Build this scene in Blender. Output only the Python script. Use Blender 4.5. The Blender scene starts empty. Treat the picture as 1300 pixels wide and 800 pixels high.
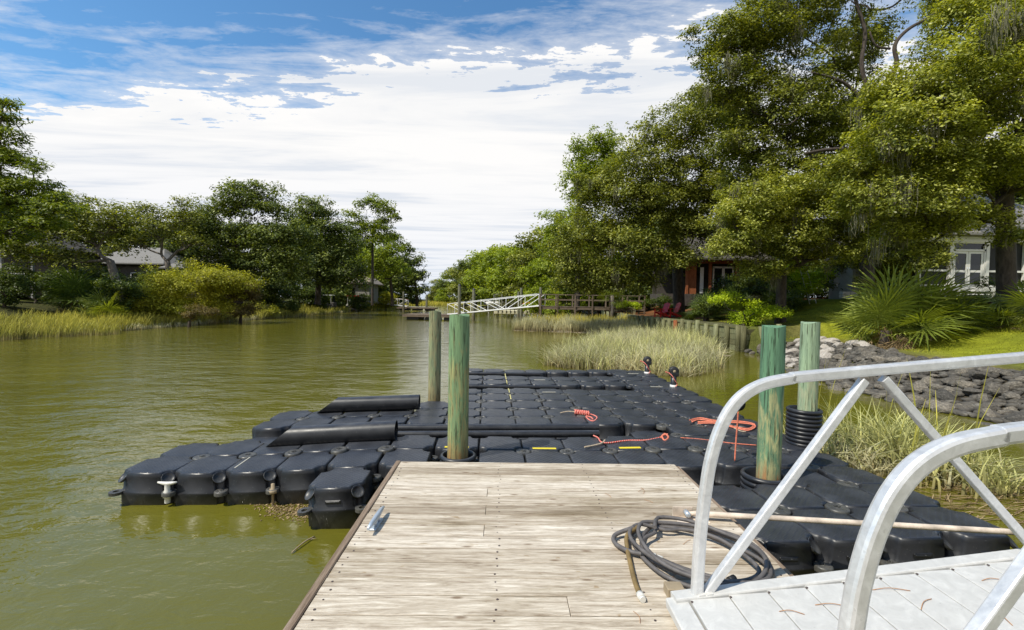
import bpy, bmesh, math, random
import numpy as np
from mathutils import Vector, Matrix

random.seed(7)
rng = np.random.default_rng(11)
scene = bpy.context.scene
C = scene.collection
EZ = 2.06           # eye height above the water (z = 0)
F = 578.0; PITCH = 0.0313; ROLL = 0.0175
PI = math.pi

def at(px, py, Y):
    """world point at depth Y on the line of sight noted from the photograph (1300x800)"""
    dx, dy = px - 650, py - 400
    c, s = math.cos(ROLL), math.sin(ROLL)
    u = dx * c + dy * s; v = -dx * s + dy * c
    cp, sp = math.cos(PITCH), math.sin(PITCH)
    y = cp - (v / F) * sp * 1.0; zz = -sp - (v / F) * cp; x = u / F
    t = Y / y
    return Vector((x * t, Y, EZ + zz * t))

# ------------------------------------------------------------------ materials
def mat(name):
    m = bpy.data.materials.new(name); m.use_nodes = True
    nt = m.node_tree; nt.nodes.clear()
    out = nt.nodes.new('ShaderNodeOutputMaterial')
    p = nt.nodes.new('ShaderNodeBsdfPrincipled')
    nt.links.new(p.outputs[0], out.inputs[0])
    return m, nt, p, out
def N(nt, typ, **kw):
    n = nt.nodes.new(typ)
    for k, v in kw.items():
        if k.startswith('_'): n.inputs[k[1:].replace('_', ' ')].default_value = v
        else: setattr(n, k, v)
    return n
def L(nt, a, b): nt.links.new(a, b)
def coords(nt, scale=(1, 1, 1), kind='Object', rot=(0, 0, 0)):
    tc = N(nt, 'ShaderNodeTexCoord'); mp = N(nt, 'ShaderNodeMapping')
    mp.inputs['Scale'].default_value = scale; mp.inputs['Rotation'].default_value = rot
    L(nt, tc.outputs[kind], mp.inputs[0]); return mp.outputs[0]
def noise(nt, vec, scale, detail=4, rough=.55, dist=0):
    n = N(nt, 'ShaderNodeTexNoise'); n.inputs['Scale'].default_value = scale
    n.inputs['Detail'].default_value = detail; n.inputs['Roughness'].default_value = rough
    n.inputs['Distortion'].default_value = dist
    if vec is not None: L(nt, vec, n.inputs['Vector'])
    return n.outputs['Fac']
def ramp(nt, fac, stops):
    r = N(nt, 'ShaderNodeValToRGB'); e = r.color_ramp.elements
    while len(e) < len(stops): e.new(.5)
    for i, (p, c) in enumerate(stops):
        e[i].position = p
        e[i].color = (c, c, c, 1) if isinstance(c, (int, float)) else (*c, 1)
    L(nt, fac, r.inputs[0]); return r.outputs[0]
def mix(nt, fac, a, b, blend='MIX'):
    m = N(nt, 'ShaderNodeMix', data_type='RGBA', blend_type=blend)
    for s, v in ((m.inputs[0], fac), (m.inputs[6], a), (m.inputs[7], b)):
        if isinstance(v, (int, float)): s.default_value = v
        elif isinstance(v, tuple): s.default_value = (*v, 1)
        else: L(nt, v, s)
    return m.outputs[2]
def math_(nt, op, a, b=None, clamp=False):
    m = N(nt, 'ShaderNodeMath', operation=op); m.use_clamp = clamp
    for i, v in enumerate((a, b)):
        if v is None: continue
        if isinstance(v, (int, float)): m.inputs[i].default_value = v
        else: L(nt, v, m.inputs[i])
    return m.outputs[0]
def bump(nt, p, h, strength=.3, dist=.02):
    b = N(nt, 'ShaderNodeBump'); b.inputs['Strength'].default_value = strength
    b.inputs['Distance'].default_value = dist
    L(nt, h, b.inputs['Height']); L(nt, b.outputs[0], p.inputs['Normal']); return b
def attr(nt, name, out='Fac'):
    a = N(nt, 'ShaderNodeAttribute'); a.attribute_name = name; return a.outputs[out]

def simple(name, col, rough=.6, metal=0, var=.25, scale=6, bstr=.15, spec=.5):
    m, nt, p, _ = mat(name)
    v = coords(nt); n = noise(nt, v, scale, 6)
    lo = tuple(c * (1 - var) for c in col); hi = tuple(min(1, c * (1 + var)) for c in col)
    L(nt, ramp(nt, n, [(.3, lo), (.7, hi)]), p.inputs['Base Color'])
    p.inputs['Roughness'].default_value = rough; p.inputs['Metallic'].default_value = metal
    p.inputs['Specular IOR Level'].default_value = spec
    if bstr: bump(nt, p, noise(nt, v, scale * 8, 3), bstr, .01)
    return m

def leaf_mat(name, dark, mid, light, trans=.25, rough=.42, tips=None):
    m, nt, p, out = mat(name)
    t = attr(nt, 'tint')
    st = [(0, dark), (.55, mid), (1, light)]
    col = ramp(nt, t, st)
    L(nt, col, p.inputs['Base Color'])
    p.inputs['Roughness'].default_value = rough
    p.inputs['Specular IOR Level'].default_value = .2
    tr = N(nt, 'ShaderNodeBsdfTranslucent')
    c2 = mix(nt, 1.0, col, (1.7, 1.65, .35), 'MULTIPLY')
    L(nt, c2, tr.inputs[0])
    ms = N(nt, 'ShaderNodeMixShader'); ms.inputs[0].default_value = trans
    L(nt, p.outputs[0], ms.inputs[1]); L(nt, tr.outputs[0], ms.inputs[2]); L(nt, ms.outputs[0], out.inputs[0])
    return m

M = {}
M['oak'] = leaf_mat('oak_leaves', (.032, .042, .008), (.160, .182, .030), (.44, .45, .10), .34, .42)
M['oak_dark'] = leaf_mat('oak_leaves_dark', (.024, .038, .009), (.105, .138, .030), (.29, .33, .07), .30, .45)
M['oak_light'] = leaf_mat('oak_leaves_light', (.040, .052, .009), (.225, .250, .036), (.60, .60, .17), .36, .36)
M['bright'] = leaf_mat('bright_leaves', (.060, .085, .008), (.215, .275, .025), (.40, .45, .05), .38, .5)
M['pine'] = leaf_mat('pine_needles', (.045, .066, .008), (.165, .215, .020), (.33, .37, .04), .36, .5)
M['shrub_y'] = leaf_mat('yellow_shrub_leaves', (.09, .09, .012), (.36, .36, .035), (.58, .55, .08), .36, .55)
M['shrub_y0'] = leaf_mat('yellow_shrub_leaves', (0.084, 0.082, 0.017), (0.300, 0.285, 0.038), (0.462, 0.434, 0.070), .3, .55)
M['shrub_r'] = leaf_mat('rusty_shrub_leaves', (.06, .045, .018), (.15, .115, .04), (.25, .20, .07), .25, .6)
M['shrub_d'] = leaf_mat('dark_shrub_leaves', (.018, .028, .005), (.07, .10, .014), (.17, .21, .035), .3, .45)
M['shrub_b'] = leaf_mat('bright_shrub_leaves', (.12, .17, .01), (.36, .46, .018), (.55, .64, .04), .4, .5)
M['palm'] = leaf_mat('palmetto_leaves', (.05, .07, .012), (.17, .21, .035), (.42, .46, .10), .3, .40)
M['palm_dark'] = leaf_mat('shaded_palmetto_leaves', (.02, .035, .008), (.06, .095, .018), (.14, .19, .04), .25, .4)  # darker copy of the palmetto leaves, shade put into the colour
M['dead'] = leaf_mat('dead_fronds', (.12, .08, .04), (.30, .21, .11), (.48, .36, .2), .15, .7)
M['moss'] = leaf_mat('spanish_moss', (0.120, 0.118, 0.072), (0.171, 0.162, 0.108), (0.224, 0.216, 0.152), .2, .9)

m, nt, p, _ = mat('bark'); v = coords(nt, (1, 1, .35)); n = noise(nt, v, 9, 8, .7)
L(nt, ramp(nt, n, [(.3, (.025, .018, .013)), (.6, (.085, .065, .05)), (.8, (.16, .135, .11))]), p.inputs['Base Color'])
p.inputs['Roughness'].default_value = .9; bump(nt, p, n, .9, .05); M['bark'] = m
m, nt, p, _ = mat('bark_grey'); v = coords(nt, (1, 1, .35)); n = noise(nt, v, 9, 8, .7)
L(nt, ramp(nt, n, [(.3, (.08, .065, .05)), (.6, (.2, .17, .14)), (.8, (.33, .29, .25))]), p.inputs['Base Color'])
p.inputs['Roughness'].default_value = .9; bump(nt, p, n, .9, .05); M['bark_grey'] = m

def wood_mat(name, c_lo, c_mid, c_hi, axis='X', stain=None, rough=.85):
    m, nt, p, _ = mat(name)
    sc = {'X': (.8, 10, 10), 'Y': (9, .55, 9), 'Z': (9, 9, .55)}[axis]
    v = coords(nt, sc)
    t = attr(nt, 'tint')
    off = N(nt, 'ShaderNodeVectorMath', operation='ADD'); L(nt, v, off.inputs[0])
    cx = N(nt, 'ShaderNodeCombineXYZ'); tt = math_(nt, 'MULTIPLY', t, 37.0)
    L(nt, tt, cx.inputs[0]); L(nt, tt, cx.inputs[1]); L(nt, tt, cx.inputs[2]); L(nt, cx.outputs[0], off.inputs[1])
    g = noise(nt, off.outputs[0], 3.8, 9, .68, .7)
    g2 = noise(nt, off.outputs[0], 22.0, 4, .7, .2)
    gg = math_(nt, 'ADD', math_(nt, 'MULTIPLY', g, .7), math_(nt, 'MULTIPLY', g2, .3))
    col = ramp(nt, gg, [(.34, c_lo), (.5, c_mid), (.63, c_hi)])
    sh = ramp(nt, t, [(0, (.58, .54, .48)), (.3, (.84, .81, .77)), (.65, (1.0, .99, .96)), (1, (1.08, 1.08, 1.08))])
    col = mix(nt, 1.0, col, sh, 'MULTIPLY')
    if stain:
        v2 = coords(nt, (.8, 3.2, 1)); s = noise(nt, v2, 1.1, 4, .6, .5)
        col = mix(nt, ramp(nt, s, [(.55, 0.0), (.70, .62)]), col, mix(nt, 1.0, col, stain, 'MULTIPLY'))
        v3 = coords(nt, (2.6, 5, 1)); s3 = noise(nt, v3, 3.3, 3, .6, .3)
        col = mix(nt, ramp(nt, s3, [(.66, 0.0), (.72, .7)]), col, mix(nt, 1.0, col, (.62, .50, .33), 'MULTIPLY'))
    if stain:
        vk = N(nt, 'ShaderNodeTexVoronoi'); vk.inputs['Scale'].default_value = 1.0; L(nt, coords(nt, (3.1, 9.5, 1)), vk.inputs['Vector'])
        col = mix(nt, ramp(nt, vk.outputs['Distance'], [(.05, .8), (.13, 0.0)]), col, (.16, .10, .055))
    L(nt, col, p.inputs['Base Color']); p.inputs['Roughness'].default_value = rough
    p.inputs['Specular IOR Level'].default_value = .25
    bump(nt, p, gg, .55, .012)
    return m
M['deckwood'] = wood_mat('weathered_deck_boards', (.22, .165, .115), (.50, .43, .34), (.73, .665, .565), 'X', (.50, .45, .34))
M['rimwood'] = wood_mat('weathered_rim_board', (.13, .09, .06), (.28, .21, .155), (.42, .34, .27), 'Y')
M['pierwood'] = wood_mat('grey_pier_timber', (.08, .06, .04), (.19, .145, .11), (.30, .25, .20), 'X')
M['postwood'] = wood_mat('bulkhead_timber', (.07, .075, .035), (.17, .175, .09), (.30, .30, .18), 'Z')
M['redwood'] = wood_mat('stained_timber', (.15, .045, .015), (.30, .10, .04), (.42, .16, .07), 'Z')

def pile_mat(name, green, tan, rust, bias):
    m, nt, p, _ = mat(name)
    v = coords(nt, (6, 6, .55)); n = noise(nt, v, 3.4, 9, .74, .4); n2 = noise(nt, coords(nt, (6, 6, 1.1)), 2.2, 7, .68, .6); n3 = noise(nt, coords(nt, (16, 16, 1.1)), 3.0, 4, .6)
    z = N(nt, 'ShaderNodeSeparateXYZ'); L(nt, coords(nt), z.inputs[0])
    f = math_(nt, 'ADD', math_(nt, 'MULTIPLY', z.outputs[2], bias), n2)
    c = ramp(nt, f, [(.0, tan), (.66, tan), (.80, green), (.90, tan), (1, green)])
    low = ramp(nt, z.outputs[2], [(.35, 1.0), (1.15, .0)])
    r = ramp(nt, math_(nt, 'MULTIPLY', n, low), [(.36, 0.0), (.50, .8)])
    c = mix(nt, r, c, rust)
    c = mix(nt, 1.0, c, ramp(nt, n, [(.30, (.50, .50, .46)), (.45, (.9, .9, .9)), (.58, (1.15, 1.15, 1.1)), (.75, (1.7, 1.65, 1.5))]), 'MULTIPLY')
    c = mix(nt, 1.0, c, ramp(nt, n3, [(.37, (.35, .34, .30)), (.45, (1, 1, 1))]), 'MULTIPLY')
    L(nt, c, p.inputs['Base Color']); p.inputs['Roughness'].default_value = .85
    bump(nt, p, n, .9, .02); return m
M['pile_a'] = pile_mat('green_piling', (.17, .28, .14), (.30, .28, .12), (.30, .15, .05), .33)
M['pile_b'] = pile_mat('olive_piling', (.20, .25, .14), (.27, .25, .13), (.20, .14, .06), .25)
M['pile_c'] = pile_mat('deep_green_piling', (.115, .235, .135), (.42, .41, .20), (.30, .12, .045), .42)
M['pile_d'] = pile_mat('pale_green_piling', (.28, .38, .24), (.40, .42, .26), (.3, .22, .1), .4)
M['pile_far'] = pile_mat('far_piling', (.17, .18, .13), (.2, .19, .13), (.15, .12, .08), .1)

# black polyethylene float with a fine tread on top
def hdpe(name, tread):
    m, nt, p, _ = mat(name)
    v = coords(nt); n = noise(nt, v, 7, 6, .65)
    geo = N(nt, 'ShaderNodeNewGeometry'); sx = N(nt, 'ShaderNodeSeparateXYZ'); L(nt, geo.outputs['Normal'], sx.inputs[0])
    up = ramp(nt, sx.outputs[2], [(.75, 0.0), (.95, 1.0)])
    oi = N(nt, 'ShaderNodeObjectInfo')
    base = ramp(nt, n, [(.3, (.0095, .010, .012)), (.7, (.022, .023, .026))])
    dust = mix(nt, math_(nt, 'MULTIPLY', up, .55), base, ramp(nt, noise(nt, v, 3.2, 7, .7), [(.35, (.040, .043, .052)), (.60, (.078, .084, .098)), (.8, (.15, .15, .15))]))
    spk = ramp(nt, noise(nt, v, 60, 2, .5), [(.70, 0.0), (.74, .35)])
    dust = mix(nt, spk, dust, (.22, .22, .21))
    zz = N(nt, 'ShaderNodeSeparateXYZ'); L(nt, v, zz.inputs[0])
    low = math_(nt, 'MULTIPLY', ramp(nt, zz.outputs[2], [(.06, 1.0), (.17, 0.0)]), ramp(nt, n, [(.35, .25), (.65, .9)]))
    if tread: dust = mix(nt, low, dust, (.10, .095, .08))
    L(nt, dust, p.inputs['Base Color'])
    L(nt, ramp(nt, n, [(.3, .30), (.7, .50)]), p.inputs['Roughness'])
    p.inputs['Specular IOR Level'].default_value = .5
    if tread:
        a = coords(nt, (1, 1, 1), rot=(0, 0, .785))
        s = N(nt, 'ShaderNodeSeparateXYZ'); L(nt, a, s.inputs[0])
        w1 = math_(nt, 'SINE', math_(nt, 'MULTIPLY', s.outputs[0], 150.0)); w2 = math_(nt, 'SINE', math_(nt, 'MULTIPLY', s.outputs[1], 260.0))
        h = math_(nt, 'MULTIPLY', math_(nt, 'MAXIMUM', math_(nt, 'ADD', w1, math_(nt, 'MULTIPLY', w2, .5)), .1), up)
        h = math_(nt, 'ADD', h, math_(nt, 'MULTIPLY', noise(nt, v, 40, 3), .25))
        bump(nt, p, h, .45, .005)
    else: bump(nt, p, n, .1, .01)
    return m
M['float'] = hdpe('black_float_plastic', True)
M['pipe'] = hdpe('black_pipe_plastic', False)

def metal(name, col, rough, metallic, var=.12):
    m, nt, p, _ = mat(name); v = coords(nt)
    n = noise(nt, v, 14, 7, .7, .8); n2 = noise(nt, v, 55, 3, .6)
    c = ramp(nt, n, [(.3, tuple(x * (1 - var) for x in col)), (.55, col), (.72, tuple(min(1, x * (1 + var)) for x in col))])
    sp = ramp(nt, n2, [(.66, 0.0), (.72, .4)])
    c = mix(nt, sp, c, tuple(x * .62 for x in col))
    L(nt, c, p.inputs['Base Color']); p.inputs['Metallic'].default_value = metallic
    L(nt, ramp(nt, n, [(.3, rough - .08), (.7, rough + .12)]), p.inputs['Roughness'])
    bump(nt, p, n2, .12, .004); return m
M['alu'] = metal('brushed_aluminium', (.72, .72, .715), .42, .5, .18)
M['alu_far'] = metal('far_aluminium', (.80, .80, .79), .6, .05)
M['aludeck'] = metal('white_aluminium_decking', (.58, .57, .54), .5, .08, .13)
M['galv'] = metal('galvanised_steel', (.5, .56, .62), .4, .5)
M['rusty'] = simple('rusty_painted_steel', (.60, .50, .40), .7, 0, .4, 9)
M['white'] = simple('white_paint', (.66, .65, .61), .5, 0, .06, 5, .05)
M['dirtywhite'] = simple('worn_white_plastic', (.66, .64, .58), .5, 0, .15, 12, .05)
M['yellow'] = simple('yellow_label', (.75, .60, .03), .5, 0, .12, 20, 0)
M['cord'] = simple('pale_yellow_cord', (.55, .50, .22), .8, 0, .3, 30)
M['label'] = simple('faded_label', (.42, .40, .33), .6, 0, .2, 30, 0)
M['hose'] = simple('grey_hose_rubber', (.11, .10, .095), .6, 0, .3, 20)
M['hose_tan'] = simple('tan_hose', (.20, .135, .05), .6, 0, .3, 12)
M['black'] = simple('black_rubber', (.015, .015, .016), .5, 0, .2, 10)
M['darkcap'] = simple('dark_cap', (.03, .03, .035), .5)
M['red'] = simple('red_paint', (.55, .012, .02), .4, 0, .15, 10, .03)
M['orange'] = simple('orange_plastic', (.8, .17, .05), .45)
M['nail'] = simple('nail_head', (.07, .05, .045), .6)
M['straw'] = simple('pine_straw', (.42, .21, .09), .7)
M['stick'] = simple('driftwood', (.32, .25, .16), .8)
M['glassdark'] = simple('dark_window_glass', (.012, .014, .015), .08, 0, .1, 3, 0)
M['screen'] = simple('dark_screen', (.012, .013, .012), .7, 0, .3, 3, 0)
M['shingle'] = simple('grey_shingles', (.20, .19, .175), .9, 0, .25, 12)
M['shingle_t'] = simple('tan_shingles', (.36, .30, .25), .9, 0, .3, 12)
M['siding'] = simple('grey_siding', (.30, .29, .27), .7, 0, .12, 3)
M['siding_d'] = simple('dark_siding', (.07, .06, .05), .8, 0, .3, 3)
M['beige'] = simple('beige_plastic', (.58, .53, .36), .6, 0, .12, 3)
M['concrete'] = simple('concrete', (.42, .41, .38), .85, 0, .15, 4)

m, nt, p, _ = mat('orange_rope'); w = N(nt, 'ShaderNodeTexWave'); w.inputs['Scale'].default_value = 18; w.inputs['Distortion'].default_value = 3
L(nt, coords(nt, rot=(0, 0, .6)), w.inputs[0]); L(nt, ramp(nt, w.outputs['Fac'], [(.5, (.62, .045, .03)), (.8, (.75, .42, .33))]), p.inputs['Base Color']); p.inputs['Roughness'].default_value = .8; M['rope'] = m
M['rope_o'] = simple('faded_orange_rope', (.66, .19, .11), .8, 0, .35, 60)
M['rope_t'] = simple('frayed_tan_rope', (.42, .34, .24), .9, 0, .3, 40)

m, nt, p, _ = mat('shade_toned_riprap'); v = coords(nt); n = noise(nt, v, 5, 7, .65)
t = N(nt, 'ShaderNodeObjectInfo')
c1 = ramp(nt, n, [(.3, (.045, .041, .035)), (.55, (.125, .115, .098)), (.75, (.29, .27, .23))])  # dark tones paint the shade of the bank into the stone
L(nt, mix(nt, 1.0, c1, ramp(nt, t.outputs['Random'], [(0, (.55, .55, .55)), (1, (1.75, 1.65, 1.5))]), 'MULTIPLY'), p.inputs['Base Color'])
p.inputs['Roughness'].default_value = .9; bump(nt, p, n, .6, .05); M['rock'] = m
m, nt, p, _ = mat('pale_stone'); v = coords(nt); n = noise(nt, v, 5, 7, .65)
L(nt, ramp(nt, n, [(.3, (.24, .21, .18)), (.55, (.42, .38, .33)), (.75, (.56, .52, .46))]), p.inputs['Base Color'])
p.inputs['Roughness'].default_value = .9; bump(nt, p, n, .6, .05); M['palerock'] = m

def grass_mat(name, base, mid, tip, trans=.3):
    m, nt, p, out = mat(name)
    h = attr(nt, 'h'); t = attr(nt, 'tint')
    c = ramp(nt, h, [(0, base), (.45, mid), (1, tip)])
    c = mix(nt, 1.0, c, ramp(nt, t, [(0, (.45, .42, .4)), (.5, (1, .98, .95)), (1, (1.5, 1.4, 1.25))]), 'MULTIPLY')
    L(nt, c, p.inputs['Base Color']); p.inputs['Roughness'].default_value = .6
    p.inputs['Specular IOR Level'].default_value = .3
    tr = N(nt, 'ShaderNodeBsdfTranslucent'); L(nt, c, tr.inputs[0]); ms = N(nt, 'ShaderNodeMixShader'); ms.inputs[0].default_value = trans
    L(nt, p.outputs[0], ms.inputs[1]); L(nt, tr.outputs[0], ms.inputs[2]); L(nt, ms.outputs[0], out.inputs[0]); return m
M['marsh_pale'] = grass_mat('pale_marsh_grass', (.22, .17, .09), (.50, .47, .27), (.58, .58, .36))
M['marsh_green'] = grass_mat('green_marsh_grass', (.30, .25, .13), (.50, .50, .20), (.58, .60, .26))
M['marsh_bank'] = grass_mat('bank_marsh_grass', (.34, .29, .17), (.36, .36, .08), (.56, .52, .08))
M['marsh_yellow'] = grass_mat('yellow_marsh_grass', (.36, .33, .10), (.46, .43, .06), (.60, .53, .08))
M['lawnblade'] = grass_mat('lawn_grass_blades', (.16, .18, .014), (.30, .33, .02), (.46, .46, .04))

# ------------------------------------------------------------------ mesh helpers
def tag(o, label=None, cat=None, group=None, kind=None):
    if label: o['label'] = label
    if cat: o['category'] = cat
    if group: o['group'] = group
    if kind: o['kind'] = kind
    return o
def empty(name, loc, label=None, cat=None, group=None, rz=0):
    o = bpy.data.objects.new(name, None); C.objects.link(o); o.location = loc
    o.rotation_euler = (0, 0, rz); o.empty_display_size = .1
    return tag(o, label, cat, group)
def link(name, me, m, parent=None, world=True):
    o = bpy.data.objects.new(name, me); C.objects.link(o)
    if m is not None:
        for mm in (m if isinstance(m, (list, tuple)) else [m]): me.materials.append(mm)
    if parent is not None: o.parent = parent
    return o
def copy_tree(o, parent=None):
    c = o.copy(); C.objects.link(c)
    if parent is not None: c.parent = parent
    for ch in list(o.children): copy_tree(ch, c)
    return c

def quads_mesh(name, V, nper=4, attrs=None, faces=None, smooth=False):
    """V: (n*nper,3) when faces is None, one polygon per nper vertices"""
    me = bpy.data.meshes.new(name)
    V = np.ascontiguousarray(V, dtype=np.float32)
    me.vertices.add(len(V)); me.vertices.foreach_set('co', V.ravel())
    if faces is None:
        nf = len(V) // nper; li = np.arange(len(V), dtype=np.int32)
    else:
        faces = np.asarray(faces, dtype=np.int32); nf = len(faces); nper = faces.shape[1]; li = faces.ravel()
    me.loops.add(len(li)); me.loops.foreach_set('vertex_index', li)
    me.polygons.add(nf); me.polygons.foreach_set('loop_start', np.arange(nf, dtype=np.int32) * nper)
    me.polygons.foreach_set('loop_total', np.full(nf, nper, dtype=np.int32))
    if smooth: me.polygons.foreach_set('use_smooth', np.ones(nf, dtype=bool))
    me.update(calc_edges=True)
    for k, (dom, a) in (attrs or {}).items():
        at_ = me.attributes.new(k, 'FLOAT', dom); at_.data.foreach_set('value', np.ascontiguousarray(a, dtype=np.float32))
    return me

class MB:
    """collects simple solids into one mesh"""
    def __init__(s): s.v = []; s.f = []; s.t = []; s.sm = []
    def add(s, vs, fs, tint=.5, smooth=False):
        o = len(s.v); s.v += [tuple(v) for v in vs]; s.f += [tuple(i + o for i in f) for f in fs]
        s.t += [tint] * len(fs); s.sm += [smooth] * len(fs); return s
    def box(s, c, d, rot=None, tint=.5, origin=None):
        hx, hy, hz = d[0] / 2, d[1] / 2, d[2] / 2
        vs = [Vector((x, y, z)) for z in (-hz, hz) for y in (-hy, hy) for x in (-hx, hx)]
        if rot is not None: vs = [rot @ v for v in vs]
        vs = [v + Vector(c) for v in vs]
        return s.add(vs, [(0, 2, 3, 1), (4, 5, 7, 6), (0, 1, 5, 4), (2, 6, 7, 3), (0, 4, 6, 2), (1, 3, 7, 5)], tint)
    def cbox(s, c, d, ch=.01, tint=.5, rot=None):
        """box with chamfered top and side edges"""
        hx, hy, hz = d[0] / 2, d[1] / 2, d[2] / 2
        ring = lambda a, b, k, z: [(a - k, -b, z), (a, -b + k, z), (a, b - k, z), (a - k, b, z), (-a + k, b, z), (-a, b - k, z), (-a, -b + k, z), (-a + k, -b, z)]
        rings = [ring(hx - ch, hy - ch, ch * .6, -hz), ring(hx, hy, ch, -hz + ch), ring(hx, hy, ch, hz - ch), ring(hx - ch, hy - ch, ch * .6, hz)]
        vs = [Vector(p) for r in rings for p in r]
        if rot is not None: vs = [rot @ v for v in vs]
        vs = [v + Vector(c) for v in vs]; fs = []
        for k in range(3):
            for i in range(8): j = (i + 1) % 8; fs.append((k * 8 + i, k * 8 + j, k * 8 + 8 + j, k * 8 + 8 + i))
        fs.append(tuple(range(24, 32))); fs.append(tuple(reversed(range(8))))
        return s.add(vs, fs, tint)
    def bar(s, a, b, w, h=None, tint=.5, up=(0, 0, 1)):
        a, b = Vector(a), Vector(b); h = h or w; d = b - a; ln = d.length; d.normalize()
        upv = Vector(up)
        if abs(d.dot(upv)) > .98: upv = Vector((0, 1, 0))
        x = d.cross(upv).normalized(); z = x.cross(d)
        R = Matrix((x, d, z)).transposed()
        return s.box((a + b) / 2, (w, ln, h), R, tint)
    def tube(s, pts, r, n=8, cap=True, tint=.5, smooth=True):
        pts = [Vector(q) for q in pts]; k = len(pts)
        rs = r if isinstance(r, (list, tuple)) else [r] * k
        vs = []; prev = None
        for i, q in enumerate(pts):
            d = (pts[min(i + 1, k - 1)] - pts[max(i - 1, 0)]).normalized()
            if prev is None: a = d.orthogonal().normalized()
            else:
                a = prev - d * prev.dot(d)
                a = a.normalized() if a.length > 1e-5 else d.orthogonal().normalized()
            prev = a; b = d.cross(a)
            for j in range(n):
                t = 2 * PI * j / n; vs.append(q + (a * math.cos(t) + b * math.sin(t)) * rs[i])
        fs = [(i * n + j, i * n + (j + 1) % n, (i + 1) * n + (j + 1) % n, (i + 1) * n + j) for i in range(k - 1) for j in range(n)]
        s.add(vs, fs, tint, smooth)
        if cap:
            o = len(s.v) - len(vs); s.f.append(tuple(o + j for j in reversed(range(n)))); s.f.append(tuple(o + (k - 1) * n + j for j in range(n)))
            s.t += [tint] * 2; s.sm += [False] * 2
        return s
    def lathe(s, c, prof, n=20, tint=.5, smooth=True, axis=None):
        vs = []
        for (r, z) in prof:
            for j in range(n):
                t = 2 * PI * j / n; v = Vector((r * math.cos(t), r * math.sin(t), z))
                if axis is not None: v = axis @ v
                vs.append(v + Vector(c))
        k = len(prof)
        return s.add(vs, [(i * n + j, i * n + (j + 1) % n, (i + 1) * n + (j + 1) % n, (i + 1) * n + j) for i in range(k - 1) for j in range(n)], tint, smooth)
    def sweep(s, pts, w, h, ch, side):
        """rounded rectangular tube: w in the plane of the path, h along side"""
        side = Vector(side).normalized(); k = len(pts); pts = [Vector(q) for q in pts]
        a, b = w / 2, h / 2
        prof = [(a, -b + ch), (a, b - ch), (a - ch * .3, b - ch * .3), (a - ch, b), (-a + ch, b), (-a + ch * .3, b - ch * .3), (-a, b - ch), (-a, -b + ch), (-a + ch * .3, -b + ch * .3), (-a + ch, -b), (a - ch, -b), (a - ch * .3, -b + ch * .3)]
        n = len(prof); vs = []
        for i, q in enumerate(pts):
            d = (pts[min(i + 1, k - 1)] - pts[max(i - 1, 0)]).normalized(); nn = side.cross(d).normalized()
            for (x, y) in prof: vs.append(q + nn * x + side * y)
        fs = [(i * n + j, i * n + (j + 1) % n, (i + 1) * n + (j + 1) % n, (i + 1) * n + j) for i in range(k - 1) for j in range(n)]
        fs += [tuple(reversed(range(n))), tuple((k - 1) * n + j for j in range(n))]
        return s.add(vs, fs, .5, False)
    def build(s, name, m, parent=None, loc=None, autosmooth=False):
        me = bpy.data.meshes.new(name); me.from_pydata(s.v, [], s.f); me.update()
        me.polygons.foreach_set('use_smooth', s.sm)
        a = me.attributes.new('tint', 'FLOAT', 'FACE'); a.data.foreach_set('value', s.t)
        bm = bmesh.new(); bm.from_mesh(me); bmesh.ops.recalc_face_normals(bm, faces=bm.faces); bm.to_mesh(me); bm.free()
        o = link(name, me, m, parent)
        if loc is not None: o.location = loc
        return o

def catmull(P, n=8):
    P = [Vector(q) for q in P]; Q = [P[0]] + P + [P[-1]]; out = []
    for i in range(1, len(Q) - 2):
        for k in range(n):
            t = k / n; a, b, c, d = Q[i - 1], Q[i], Q[i + 1], Q[i + 2]
            out.append(.5 * ((2 * b) + (-a + c) * t + (2 * a - 5 * b + 4 * c - d) * t * t + (-a + 3 * b - 3 * c + d) * t ** 3))
    out.append(P[-1]); return out

# ------------------------------------------------------------------ terrain
RSH = [(60, -40), (14, -40), (12, -6), (10.0, 3), (9.1, 7.4), (8.5, 9), (8.3, 11.8), (9.2, 14.3), (9.9, 16.5), (10.15, 19.9), (9.75, 24.5), (9.3, 29.4), (8.9, 34), (9.5, 40), (9.5, 50), (8, 64), (3, 90), (-6, 120), (-16, 150)]
LSH = [(-34, 158), (-70, 165), (-70, 135), (-32, 122), (-29, 110), (-26, 77), (-24, 60), (-23, 41.5), (-21.9, 23), (-22.5, 20), (-23, 10), (-25, -40)]
WP = np.array(RSH[1:] + LSH, dtype=float)
ISL1 = np.array([(.0, 31.5), (4, 30.3), (8.3, 29.8), (9.2, 31), (9.3, 37), (5, 38), (1, 35.5)])
ISL2 = np.array([(1.3, 14.3), (3, 13.3), (5, 13.2), (6.8, 14.4), (7.6, 16.4), (9.2, 18.4), (9.9, 20), (9.5, 26), (7.5, 27), (5, 24), (2.6, 18)])
ISL3 = np.array([(3.95, 5.9), (4.3, 5.2), (5.0, 4.75), (5.7, 5.0), (5.7, 5.8), (5.2, 6.8), (4.5, 7.3), (4.0, 6.9)])
def inside(P, poly):
    x, y = P[:, 0], P[:, 1]; r = np.zeros(len(P), bool); n = len(poly)
    for i in range(n):
        x1, y1 = poly[i]; x2, y2 = poly[(i + 1) % n]
        if y1 == y2: continue
        c = ((y1 > y) != (y2 > y)) & (x < (x2 - x1) * (y - y1) / (y2 - y1) + x1); r ^= c
    return r
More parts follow.
